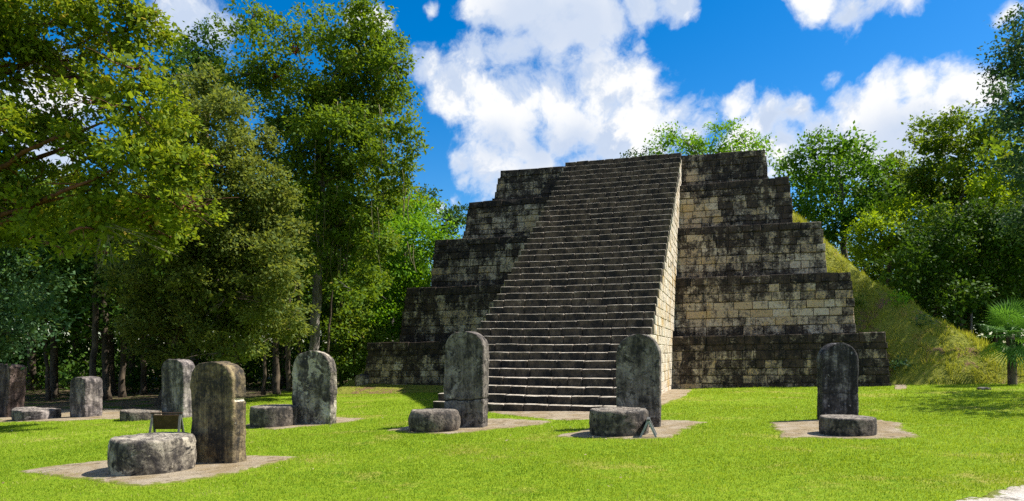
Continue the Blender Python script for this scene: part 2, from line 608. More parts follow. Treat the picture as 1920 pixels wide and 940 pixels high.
VB = [(Y - 30.2) / DV[1] for Y in (30.2, 31.6, 33.0, 34.4, 35.7)]
VTOP = [(Y - 30.2) / DV[1] for Y in (30.62, 32.0, 33.4, 34.8, 36.0)]
RT = [(1660, 623), (1595, 510), (1540, 415), (1480, 331), (1435, 280)]
LT = [(690, 643), (763, 540), (815, 450), (880, 380), (939, 321)]
RBX = [1675, 1607, 1553, 1488, 1441]         # foot of each right corner
LBX = [678, 748, 806, 866, 921]
TIERS = []
for k in range(5):
    ur, zr = face_hit(*RT[k], VTOP[k])
    ul, zl = face_hit(*LT[k], VTOP[k])
    ybase_r = 727 if k == 0 else RT[k - 1][1]
    urb, _ = face_hit(RBX[k], ybase_r, VB[k])
    ulb, _ = face_hit(LBX[k], 740 if k == 0 else LT[k - 1][1], VB[k])
    zbr = -0.35 if k == 0 else TIERS[-1]['zr']
    zbl = -0.75 if k == 0 else TIERS[-1]['zl']
    TIERS.append(dict(ur=ur, zr=zr, ul=ul, zl=zl, urb=urb, ulb=ulb, zbr=zbr, zbl=zbl, vb=VB[k], vt=VTOP[k]))

# the flight of steps: nosing rows measured down the middle of the stair
rows = np.array([889, 857, 823, 789, 757, 727, 696, 667, 641, 615, 592, 567, 542, 518, 495, 471, 447, 426, 405, 383, 362, 343, 324, 303, 283,
                 262, 243, 226, 208, 190, 172, 155, 138, 121, 106, 91, 76, 62, 50]) / 1.843 + 280
NS = len(rows)
fit = np.polyfit(np.arange(NS), rows, 3)
rows = np.polyval(fit, np.arange(NS))
v_first = loc_uv(on_ground(1192, 772))[1]
v_last = VTOP[4] + 0.02
runs = np.linspace(0.9, 1.1, NS)
vs = v_first + np.concatenate([[0], np.cumsum(runs[:-1])]) / np.sum(runs[:-1]) * (v_last - v_first)
zs = np.array([face_hit(1070, r, v)[1] for r, v in zip(rows, vs)])
UR = 0.0
ul_bot = face_hit(815, 768, v_first)[0]
ul_top = face_hit(1058, 311, v_last)[0]
UL = 0.5 * (ul_bot + ul_top)
print('stair', v_first, v_last, 'UL', ul_bot, ul_top, 'z', zs[0], zs[-1], np.diff(zs)[[0, 18, -1]], [(round(t['ur'], 2), round(t['zr'], 2), round(t['ul'], 2), round(t['zl'], 2)) for t in TIERS])

pyr = thing('stepped_pyramid', tuple(uvz((UL + UR) / 2, v_first, float(ground(*uvz((UL + UR) / 2, v_first, 0)[:2])))),
            'stepped stone pyramid with black stained tiers and a steep central stairway', 'pyramid')


def face_pt(k, s, h, out=0.0):
    """point on the front of tier k: s from the left corner to the right, h from foot to top"""
    t = TIERS[k]
    u = (t['ulb'] * (1 - s) + t['urb'] * s) * (1 - h) + (t['ul'] * (1 - s) + t['ur'] * s) * h
    zb = t['zbl'] * (1 - s) + t['zbr'] * s
    zt = t['zl'] * (1 - s) + t['zr'] * s
    v = t['vb'] * (1 - h) + t['vt'] * h - out
    return uvz(u, v, zb * (1 - h) + zt * h)


# light, less stained areas (side, centre s, centre h, radius s, radius h, strength); s runs from the outer left / from the stair on the right
CLEAN = {
    (0, 'R'): [(.06, .5, .07, .35, .30), (.22, .45, .08, .3, .28), (.42, .36, .06, .12, .55), (.54, .45, .05, .13, .5), (.35, .75, .05, .12, .35), (.15, .2, .1, .15, .3)],
    (1, 'R'): [(.15, .40, .22, .30, .55), (.42, .42, .22, .28, .62), (.68, .38, .16, .25, .65), (.88, .42, .14, .35, .62), (.6, .78, .08, .1, .3)],
    (2, 'R'): [(.16, .30, .18, .32, .80), (.12, .82, .12, .12, .45), (.46, .30, .10, .22, .42), (.88, .35, .13, .35, .66), (.66, .3, .08, .2, .3), (.74, .75, .1, .1, .3)],
    (3, 'R'): [(.08, .40, .14, .42, .85), (.28, .34, .15, .28, .66), (.36, .62, .06, .12, .5), (.72, .35, .14, .2, .42), (.58, .5, .06, .25, .25)],
    (4, 'R'): [(.2, .38, .1, .22, .5), (.38, .35, .08, .25, .42), (.06, .5, .05, .2, .2)],
    (0, 'L'): [(.12, .25, .12, .25, .42), (.38, .35, .1, .2, .35), (.7, .3, .1, .2, .3)],
    (1, 'L'): [(.72, .50, .22, .42, .62), (.40, .35, .14, .25, .38)],
    (2, 'L'): [(.80, .55, .16, .40, .85), (.42, .35, .14, .28, .42), (.15, .3, .1, .2, .4)],
    (3, 'L'): [(.45, .35, .28, .35, .46), (.75, .45, .15, .3, .42)],
    (4, 'L'): [(.55, .38, .25, .25, .42), (.3, .3, .1, .2, .3)],
}


def stain_at(k, side, s, h):
    st = 0.74
    for cs, ch, rs, rh, a in CLEAN[(k, side)]:
        st -= 0.88 * a * math.exp(-((s - cs) / rs) ** 2 - ((h - ch) / rh) ** 2)
    if h > 0.8:
        st += 0.12
    if h < 0.07:
        st += 0.12
    return st + random.uniform(-0.19, 0.19)


# twelve block shapes: a chamfered front with uneven corners, unit size, front at y = -0.5
def block_shape(seed, c=0.05):
    r = random.Random(seed)
    j = lambda a: r.uniform(-a, a)
    v, f = [], []
    fr = [(-.5, -.5), (.5, -.5), (.5, .5), (-.5, .5)]
    for x, z in fr: v.append((x + j(.012), .5, z + j(.015)))
    for x, z in fr: v.append((x + j(.010), -.5 + c + j(.02), z + j(.035)))
    for x, z in fr: v.append((x * (1 - 1.2 * c) + j(.012), -.5 + j(.035), z * (1 - 2.6 * c) + j(.02)))
    v.append((j(.15), -.52 + j(.04), j(.15)))
    for a in range(4):
        b = (a + 1) % 4
        f.append((a, b, 4 + b, 4 + a)); f.append((4 + a, 4 + b, 8 + b, 8 + a)); f.append((8 + a, 8 + b, 12))
    return np.array(v), f


BLOCKS = [block_shape(s) for s in range(12)]
BLOCK_ME = []
for bv, bf in BLOCKS:
    me = mesh('stone', bv, bf)
    me.materials.append(M_STONE)
    BLOCK_ME.append(me)

stones = []            # (pixel area, tier, matrix, stain, tone)
tier_objs = []
for k in range(5):
    t = TIERS[k]
    # the rubble core a little behind the facing, its flat top and its ends
    n = 14
    rec = 0.05
    vv = []
    for i in range(n):
        s = i / (n - 1)
        s_in = 0.004 + s * 0.992
        vv.append(face_pt(k, s_in, 0, -rec)); vv.append(face_pt(k, s_in, 0.985, -rec))
        b = face_pt(k, s_in, 0.985, -rec); vv.append(b + DV * (15 - t['vt']))
        a = face_pt(k, s_in, 0, -rec); vv.append(a + DV * (15 - t['vb']))
    ff = []
    for i in range(n - 1):
        a, b = i * 4, (i + 1) * 4
        for q in range(4):
            ff.append((a + q, b + q, b + (q + 1) % 4, a + (q + 1) % 4))
    ff += [(0, 1, 2, 3), tuple((n - 1) * 4 + q for q in (3, 2, 1, 0))]
    to = obj('tier', vv, ff, M_CORE, pyr)
    tier_objs.append(to)
    wid = abs(t['ur'] - t['ul'])
    hgt = t['zr'] - max(t['zbr'], -0.3)
    nc = max(3, round(hgt / 0.36))
    edges = np.linspace(0, 1, nc + 1)
    edges[1:-1] += RNG.uniform(-.016, .016, nc - 1)
    s_stL = (UL + 0.35 - t['ulb']) / (t['urb'] - t['ulb'])
    s_stR = (UR - 0.30 - t['ulb']) / (t['urb'] - t['ulb'])
    for c in range(nc):
        h0, h1 = edges[c], edges[c + 1]
        top = c == nc - 1
        for side, sa, sb in (('L', 0.0, s_stL), ('R', s_stR, 1.0)):
            s = sa
            x = []
            while s < sb - 1e-6:
                x.append(s)
                w = (random.uniform(0.42, 0.95) if not top else random.uniform(0.6, 1.3)) * (0.8 if random.random() < .25 else 1)
                s += w / wid
            if len(x) > 1 and sb - x[-1] < 0.3 / wid:
                x.pop()
            x.append(sb)
            if side == 'L':
                x[0] += random.uniform(-.05, .03) / wid
            else:
                x[-1] += random.uniform(-.03, .05) / wid
            for a, b in zip(x[:-1], x[1:]):
                sm, hm = (a + b) / 2, (h0 + h1) / 2
                c0 = face_pt(k, sm, hm)
                wv = face_pt(k, b, hm) - face_pt(k, a, hm)
                hv = face_pt(k, sm, h1) - face_pt(k, sm, h0)
                gap = 0.019
                ww, hh = np.linalg.norm(wv) - gap, (np.linalg.norm(hv) - gap) * (random.uniform(.88, 1.12) if top else random.uniform(.96, 1.0))
                ex = wv / np.linalg.norm(wv); ez = hv / np.linalg.norm(hv)
                ey = np.cross(ez, ex); ey /= np.linalg.norm(ey); ez = np.cross(ex, ey)
                dep = 0.34
                proud = random.uniform(-.030, .026) + (0.015 if top else 0)
                cc = c0 + ey * (dep / 2 - proud)
                mtx = Matrix.Identity(4)
                for q in range(3):
                    mtx[q][0], mtx[q][1], mtx[q][2], mtx[q][3] = ex[q] * ww, ey[q] * dep, ez[q] * hh, cc[q]
                s_loc = (sm - sa) / (sb - sa)
                stones.append([ww * hh / cc[1] ** 2, k, mtx, stain_at(k, side, s_loc, hm), random.random()])

stones.sort(key=lambda q: -q[0])
rest = Bag()
for i, (area, k, mtx, stain, tone) in enumerate(stones):
    bi = random.randrange(12)
    if i < 300:
        o = bpy.data.objects.new('stone', BLOCK_ME[bi])
        COL.objects.link(o)
        o.parent = tier_objs[k]
        m2 = mtx.copy()
        w = wloc(pyr)
        m2.translation = mtx.translation - Vector(w)
        o.matrix_basis = m2
        o['stain'] = float(stain)
        o['tone'] = float(tone)
    else:
        bv, bf = BLOCKS[bi]
        mm = np.array(mtx)
        rest.add(bv @ mm[:3, :3].T + mm[:3, 3], bf, stain=stain, tone=tone)
# stones on the two ends of every tier, seen only from the side
for k in range(5):
    t = TIERS[k]
    for s, sg in ((1.0, 1), (0.0, -1)):
        nc = 6
        for c in range(nc):
            h0, h1 = c / nc, (c + 1) / nc
            d = 0.02
            while d < 2.6:
                w = random.uniform(.5, .95)
                p = face_pt(k, s, (h0 + h1) / 2) + DV * (d + w / 2 + .17)
                hh = np.linalg.norm(face_pt(k, s, h1) - face_pt(k, s, h0)) - .016
                bv, bf = random.choice(BLOCKS)
                q = np.stack([bv[:, 0] * (w - .016), bv[:, 1] * .3, bv[:, 2] * hh], 1)
                ex, ey, ez = DV * sg, -DU * sg, np.array([0, 0, 1.0])
                rest.add(q[:, :1] * ex + q[:, 1:2] * ey + q[:, 2:] * ez + p - DU * sg * .16, bf, stain=random.uniform(.35, .8), tone=random.random())
                d += w
tag(rest.obj('masonry', M_STONE, pyr), kind='stuff')
print('stones', len(stones))

# steps
def make_step(k):
    r = random.Random(k)
    cuts = []
    u = UL + r.uniform(.3, .8)
    while u < UR - .3:
        cuts.append(u)
        u += r.uniform(.45, 1.05)
    base_u = np.linspace(UL, UR, 60)
    base_u = np.array([q for q in base_u if min(abs(q - c) for c in cuts) > .05])
    us = np.sort(np.concatenate([base_u] + [[c - .03, c - .008, c + .008, c + .03] for c in cuts]))
    n = len(us)
    jn = np.min(np.abs(us[:, None] - np.array(cuts)[None]), 1) < .012
    z1 = zs[k]
    z0 = zs[k - 1] - 0.12 if k else -0.6
    v0 = vs[k]
    vb = (vs[k + 1] if k < NS - 1 else v0 + 0.6) + 0.25
    q = np.stack([us * 0.55, np.full(n, k * 3.7), np.zeros(n)], 1)
    wob = 0.016 * fbm(q, 3) + 0.012 * fbm(q * 4.0, 5) + 0.010 * np.sin(us * 0.9 + 1.0)
    dv = 0.022 * fbm(q * 1.5, 11) + 0.014 * fbm(q * 6, 13)
    # joints between the blocks of a step: every so often a block sits back a little
    blk = np.searchsorted(cuts, us)
    dv = dv + np.array([r.uniform(-.022, .022) for _ in range(len(cuts) + 1)])[blk] + jn * .035
    wob = wob + np.array([r.uniform(-.012, .010) for _ in range(len(cuts) + 1)])[blk] - jn * .03
    chip = 0.016 + 0.016 * np.clip(fbm(q * 3.1, 21), 0, 1)
    prof = [(0.015, z0, 0.0, -.3), (0.012, None, 0.62, -.3), (0.0, 'lip', 0, -.12), ('c1', 'c1', 0, .72), ('c2', 'top', 0, .78), (vb - v0, 'top', 0, 0.0)]  # nosing rows paler: wear, plus the sun's edge highlight put into the colour
    rows_ = []
    worn_lit = []
    for (a, zz, fr, wn) in prof:
        if a == 'c1':
            vv = v0 + dv + chip * 0.35; z = z1 + wob - chip * 0.45
        elif a == 'c2':
            vv = v0 + dv + chip * 1.6; z = z1 + wob
        else:
            vv = v0 + dv * (1 if zz != 'top' else 0) + a
            if zz == 'lip': z = z1 + wob - chip * 1.6
            elif zz == 'top': z = z1 + wob * 0
            elif zz is None: z = np.full(n, z0 * (1 - fr) + z1 * fr)
            else: z = np.full(n, z0)
        vv = np.broadcast_to(vv, (n,)); z = np.broadcast_to(z, (n,))
        rows_.append(P0 + us[:, None] * DU + vv[:, None] * DV + z[:, None] * np.array([0, 0, 1.0]))
        worn_lit.append(np.where(jn, wn - .7, wn + .08))
    bot = P0 + us[:, None] * DU + np.full(n, vb)[:, None] * DV + np.full(n, z0)[:, None] * np.array([0, 0, 1.0])
    rows_.append(bot); worn_lit.append(np.zeros(n))
    v = np.concatenate(rows_)
    m = len(rows_)
    f = grid_faces(n, m).tolist()
    f.append([j * n for j in range(m)][::-1])
    f.append([j * n + n - 1 for j in range(m)])
    f += [[i, i + 1, (m - 1) * n + i + 1, (m - 1) * n + i][::-1] for i in range(n - 1)]
    return obj('step', v, f, M_STEP, pyr, attrs={'worn_lit': np.concatenate(worn_lit)})


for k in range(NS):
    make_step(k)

# side walls of the stair, laid in courses that follow the flight
for u_side, sg, nm in ((UR, 1, 'stair_side_wall'), (UL, -1, 'stair_side_wall')):
    bg = Bag()
    z = -0.5
    c = 0
    while z < zs[-1] - 0.02:
        hgt = random.uniform(.30, .38)
        z1 = min(z + hgt, zs[-1] - 0.01)
        kk = int(np.searchsorted(zs, z1 - 0.05))
        vf = vs[min(kk, NS - 1)] + 0.05
        tier = sum(1 for t in TIERS if t['zr'] < (z + z1) / 2)
        ve = VTOP[min(tier, 4)] + 0.05
        v = vf
        first = True
        while v < ve:
            w = random.uniform(.35, .75)
            w = min(w, ve - v + 0.05)
            bv, bf = random.choice(BLOCKS)
            q = np.stack([bv[:, 0] * (w - .014), bv[:, 1] * .28, bv[:, 2] * (z1 - z - .014)], 1)
            ex, ey, ez = DV * sg, -DU * sg, np.array([0, 0, 1.0])
            ctr = uvz(u_side + sg * random.uniform(-.012, .012), v + w / 2, (z + z1) / 2)
            bg.add(q[:, :1] * ex + q[:, 1:2] * ey + q[:, 2:] * ez + ctr - DU * sg * .10, bf,
                   stain=random.uniform(-.50, .02) if not first else random.uniform(-.1, .35), tone=random.uniform(1.0, 1.8))
            v += w
            first = False
        z = z1
        c += 1
    tag(bg.obj(nm, M_STONE, pyr), kind='stuff')

# ------------------------------------------------------------------ ground and mound
def build_ground():
    xs = np.concatenate([np.linspace(-400, -50, 12), np.arange(-45, 45.01, 0.5), np.linspace(50, 400, 12)])
    ys = np.concatenate([np.linspace(-80, -4, 8), np.arange(-2, 60.01, 0.5), np.linspace(66, 600, 16)])
    X, Y = np.meshgrid(xs, ys)
    Z = ground(X, Y)
    v = np.stack([X.ravel(), Y.ravel(), Z.ravel()], 1)
    o = obj('ground', v, grid_faces(len(xs), len(ys)), M_GROUND, smooth=True)
    tag(o, 'short green lawn in front of the pyramid', kind='structure')


build_ground()
UC = 0.5 * (TIERS[0]['urb'] + TIERS[0]['ulb'])
VC = 12.0
URB = TIERS[0]['urb']
# right-hand ridge of the fill: u and height
HD = [(-60, 11.0), (2.5, 11.0)]
for px_, py_, v_ in ((1490, 385, 7.2), (1545, 434, 6.0), (1600, 487, 4.9), (1650, 532, 3.9), (1700, 568, 3.0), (1760, 604, 2.4), (1820, 638, 2.0), (1875, 668, 1.8), (1930, 694, 1.8), (2000, 712, 2.0)):
    u_, z_ = face_hit(px_, py_, v_)
    HD.append((u_, z_ + 0.22))
HD.append((HD[-1][0] + 4, -0.5))
HD = np.array(HD)


def smin(a, b, k):
    t = np.clip(0.5 + 0.5 * (b - a) / k, 0, 1)
    return b * (1 - t) + a * t - k * t * (1 - t)


def mound_h(X, Y):
    X = np.asarray(X, float); Y = np.asarray(Y, float)
    u = (X - P0[0]) * DU[0] + (Y - P0[1]) * DU[1]
    v = (X - P0[0]) * DV[0] + (Y - P0[1]) * DV[1]
    hR = np.interp(u, HD[:, 0], HD[:, 1])
    hL = np.interp(u, [TIERS[0]['ulb'] - 2, TIERS[0]['ulb'] + 7], [-1, 11])
    off = np.interp(u, [URB - .6, URB + 1.6, URB + 6], [0.75, -0.1, 0.3])
    hF = 0.22 + np.where(v > off, (v - off) * 1.12, (v - off) * .35)
    hB = (40 - v) * .6
    h = smin(smin(hR, hF, 0.9), np.minimum(hL, hB), 0.5)
    q = np.stack([X.ravel() * 0.5, Y.ravel() * 0.5, X.ravel() * 0], 1)
    amp = np.clip((h - 0.5) / 2.5, 0, 1) * np.clip((u - URB + 3) / 2, 0, 1)
    h = h + amp * (0.16 * fbm(q, 40).reshape(h.shape) + 0.13 * fbm(q * 3.3, 44).reshape(h.shape))
    return h


def build_mound():
    us = np.arange(-34, 26, 0.35)
    vs_ = np.arange(-8, 42, 0.35)
    U, V = np.meshgrid(us, vs_)
    X = P0[0] + U * DU[0] + V * DV[0]
    Y = P0[1] + U * DU[1] + V * DV[1]
    H = mound_h(X, Y)
    G = ground(X, Y)
    Z = np.maximum(H, G - 0.25)
    f = grid_faces(len(us), len(vs_))
    keep = (H > G - 0.2).ravel()[f].any(1)
    v = np.stack([X.ravel(), Y.ravel(), Z.ravel()], 1)
    f = f[keep]
    used, inv = np.unique(f, return_inverse=True)
    o = obj('grassy_mound', v[used], inv.reshape(f.shape), M_MOUND, smooth=True)
    tag(o, 'rough yellow green grassy slope falling away beside the pyramid', kind='structure')


build_mound()


def surf(x, y):
    return np.maximum(ground(x, y), mound_h(x, y))


# bare patches: outline traced on the ground and made uneven
PATCHES = []


def patch(name, pix, mat, label, amp=0.10):
    pts = np.array([on_ground(*p)[:2] for p in pix])
    # resample
    cl = np.vstack([pts, pts[:1]])
    seg = np.linalg.norm(np.diff(cl, axis=0), axis=1)
    L = np.concatenate([[0], np.cumsum(seg)])
    n = 220
    tt = np.linspace(0, L[-1], n, endpoint=False)
    ring = np.stack([np.interp(tt, L, cl[:, 0]), np.interp(tt, L, cl[:, 1])], 1)
    for _ in range(4):
        ring = 0.5 * ring + 0.25 * (np.roll(ring, 1, 0) + np.roll(ring, -1, 0))
    c = ring.mean(0)
    d = ring - c
    dn = d / np.linalg.norm(d, axis=1)[:, None]
    ring = ring + dn * (amp * 1.3 * fbm(np.c_[ring * 1.5, np.zeros(n)], 9) + amp * 1.1 * fbm(np.c_[ring * 6, np.zeros(n)], 19))[:, None]
    PATCHES.append(ring)
    m = 22
    vv, ff, rim = [], [], []
    for r in range(1, m + 1):
        q = c + (ring - c) * (r / m)
        z = ground(q[:, 0], q[:, 1]) + (0.016 if r < m else -0.01)
        vv.append(np.c_[q, z])
        rim.append(np.exp(-np.linalg.norm(ring - q, axis=1) / .22))
    v = np.concatenate(vv + [np.array([[c[0], c[1], float(ground(*c)) + .016]])])
    ff = grid_faces(n, m, True).tolist() + [[(i + 1) % n, i, m * n] for i in range(n)]
    ff = [q[::-1] if len(q) == 4 else q for q in ff]
    o = obj(name, v, ff, mat, attrs={'rim': np.concatenate(rim + [[0]])}, smooth=True)
    tag(o, label, kind='structure')
    return o


patch('dirt_patch', [(22, 886), (90, 876), (205, 864), (370, 852), (470, 855), (572, 857), (520, 869), (440, 888), (350, 903), (260, 915), (190, 908), (110, 897)], M_DIRT,
      'pale bare dirt around the nearest left altar')
patch('dirt_patch', [(455, 797), (520, 790), (600, 783), (690, 785), (660, 792), (590, 800), (520, 806), (460, 805)], M_DIRT, 'narrow bare strip under the upright stone by the slim trunk')
patch('dirt_patch', [(720, 808), (790, 796), (880, 787), (960, 785), (1045, 790), (1020, 797), (930, 805), (850, 815), (770, 814)], M_DIRT, 'bare patch under the stone left of the stair foot')
patch('dirt_patch', [(1035, 819), (1110, 804), (1210, 788), (1290, 789), (1325, 792), (1285, 806), (1265, 822), (1180, 826), (1090, 822)], M_DIRT, 'bare patch under the stone right of the stair foot')
patch('dirt_patch', [(1441, 792), (1530, 788), (1640, 787), (1690, 793), (1722, 821), (1640, 824), (1540, 823), (1460, 823)], M_DIRT, 'pale squarish dirt patch under the far right stone')
patch('dirt_patch', [(905, 772), (1000, 768), (1180, 760), (1236, 728), (1300, 730), (1288, 742), (1240, 762), (1160, 783), (1060, 790), (960, 781)], M_DIRT, 'pale bare strip along the foot of the stair', 0.06)
patch('dirt_patch', [(-10, 778), (60, 772), (180, 766), (300, 768), (330, 778), (240, 786), (120, 790), (-10, 793)], M_DIRT, 'leaf strewn soil around the far left stones', 0.2)
patch('dirt_patch', [(1676, 722), (1690, 719), (1702, 724), (1700, 730), (1678, 731)], M_DIRT, 'small bare spot at the corner of the lowest tier', 0.04)
patch('gravel_path', [(1770, 952), (1822, 935), (1868, 924), (1920, 908), (1990, 890), (2100, 930), (2100, 1010), (1800, 1010)], M_PATH, 'pale limestone gravel at the right foreground corner', 0.12)


def in_poly(x, y, ring):
    r = np.zeros(len(x), bool)
    x1, y1 = ring[:, 0], ring[:, 1]
    x2, y2 = np.roll(x1, -1), np.roll(y1, -1)
    for a, b, c, d in zip(x1, y1, x2, y2):
        cond = ((b > y) != (d > y))
        if cond.any():
            r ^= cond & (x < (c - a) * (y - b) / (d - b + 1e-12) + a)
    return r


def blades(name, x, y, z, hgt, wid, var, mat, label):
    n = len(x)
    th = RNG.uniform(0, 2 * math.pi, n)
    lean = RNG.uniform(0.1, 0.75, n) * hgt
    la = RNG.uniform(0, 2 * math.pi, n)
    b = np.stack([x, y, z - 0.01], 1)
    side = np.stack([np.cos(th) * wid, np.sin(th) * wid, 0 * th], 1) * 0.5
    tip = b + np.stack([np.cos(la) * lean, np.sin(la) * lean, hgt], 1)
    v = np.stack([b - side, b + side, tip], 1).reshape(-1, 3)
    f = np.arange(3 * n).reshape(n, 3)
    o = obj(name, v, f, mat, attrs={'var': np.repeat(var, 3)})
    return tag(o, label, kind='stuff')


def lawn():
    xs, ys, sc = [], [], []
    for y0, y1, dens in ((6.5, 9.5, 2600), (9.5, 12.5, 1900), (12.5, 16, 1150), (16, 21, 620), (21, 28, 300), (28, 40, 130)):
        a = (y1 - y0) * (y1 + y0) * 1.02
        n = int(a * dens)
        y = np.sqrt(RNG.uniform(y0 ** 2, y1 ** 2, n))
        x = RNG.uniform(-0.98, 1.06, n) * y
        xs.append(x); ys.append(y); sc.append(np.full(n, ((y0 + y1) / 2 / 9) ** 0.45))
    x, y, s = np.concatenate(xs), np.concatenate(ys), np.concatenate(sc)
    u = (x - P0[0]) * DU[0] + (y - P0[1]) * DU[1]
    v = (x - P0[0]) * DV[0] + (y - P0[1]) * DV[1]
    ok = ~((u > UL - .1) & (u < UR + .1) & (v > v_first - 0.15)) & ~((v > -0.05) & (u > TIERS[0]['ulb'] - .5) & (u < TIERS[0]['urb'] + .1))
    for r in PATCHES:
        cr = .22 * fbm(np.c_[x * 2.2, y * 2.2, 0 * x], 90)
        ok &= ~in_poly(x + RNG.normal(0, .07, len(x)) + cr, y + RNG.normal(0, .10, len(x)) + cr, r)
    p = np.c_[x, y, np.zeros(len(x))]
    n1 = fbm(p * 0.6, 50)
    n2 = fbm(p * 3.0, 60)
    n3 = fbm(p * 0.28 + 4, 66)
    ok &= RNG.uniform(0, 1, len(x)) > np.clip((n2 + n3 - .35) * 1.2, 0, .75)
    wood = np.maximum(np.minimum(-12.4 - x, (y - 23.1) * .7), (y - 39) * .5) + 1.2 * n1
    ok &= wood < RNG.uniform(-.6, .6, len(x))
    x, y, s, n1, n2, n3 = x[ok], y[ok], s[ok], n1[ok], n2[ok], n3[ok]
    hgt = RNG.uniform(.018, .046, len(x)) * s * (1 + 0.45 * n2)
    wid = RNG.uniform(.007, .013, len(x)) * s * 1.15
    var = np.clip(0.36 + 0.44 * n1 + 0.40 * n2 + 0.35 * np.clip(n3 - .15, 0, 1) + RNG.normal(0, .19, len(x)) + 0.10 * (x < -3), 0, 1)
    z = surf(x, y)
    print('blades', len(x))
    blades('grass', x, y, z, hgt, wid, var, M_GRASS, 'short bright green mown grass of the lawn')


lawn()


def mound_grass():
    n = 190000
    u = RNG.uniform(4, 25, n); v = RNG.uniform(-3, 14, n)
    x = P0[0] + u * DU[0] + v * DV[0]; y = P0[1] + u * DU[1] + v * DV[1]
    h = mound_h(x, y)
    ok = (h > ground(x, y) - 0.02) & ~((v < 8) & (u < 9.4 - v * 0.62) & (h < 12))
    p = np.c_[x, y, 0 * x]
    n1, n2 = fbm(p * 0.7, 71), fbm(p * 2.4, 77)
    ok &= (n2 + 0.5 * n1) > RNG.uniform(-1.0, 0.35, n)
    x, y, h, n1, n2 = x[ok], y[ok], h[ok], n1[ok], n2[ok]
    lo = np.clip((1.3 - h) / 1.2, 0, 1)
    var = np.clip(0.5 + .55 * n1 + .45 * n2 + RNG.normal(0, .16, len(x)) - .25 * lo, 0, 1)
    blades('mound_grass', x, y, h, RNG.uniform(.05, .20, len(x)) * (1 + 1.6 * np.clip(n2, -.45, 1)), RNG.uniform(.02, .035, len(x)), var, M_DRYGRASS,
           'rough dry grass tufts on the slope beside the pyramid')


mound_grass()


def litter():
    n = 240
    y = np.sqrt(RNG.uniform(7.5 ** 2, 24 ** 2, n)); x = RNG.uniform(-.76, .6, n) * y
    m, g, out = new_mat('fallen_leaf')
    col = g.mix(g.step(g.attr('var'), 0.0, 1.0, smooth=False), (0.08, 0.04, 0.02), (0.36, 0.29, 0.17))
    finish(g, out, col, 0.8)
    z = ground(x, y) + 0.05
    a = RNG.uniform(0, 6.28, n); s = RNG.uniform(.014, .036, n)
    d = np.stack([np.cos(a), np.sin(a), RNG.uniform(-.3, .5, n)], 1) * s[:, None]
    e = np.stack([-np.sin(a), np.cos(a), RNG.uniform(-.3, .5, n)], 1) * s[:, None] * .55
    c = np.stack([x, y, z], 1)
    v = np.stack([c - d, c + e, c + d, c - e], 1).reshape(-1, 3)
    o = obj('leaf_litter', v, np.arange(4 * n).reshape(n, 4), m, attrs={'var': np.repeat(RNG.uniform(0, 1, n) ** .6, 4)})
    tag(o, 'small dry fallen leaves scattered over the lawn', kind='stuff')


litter()

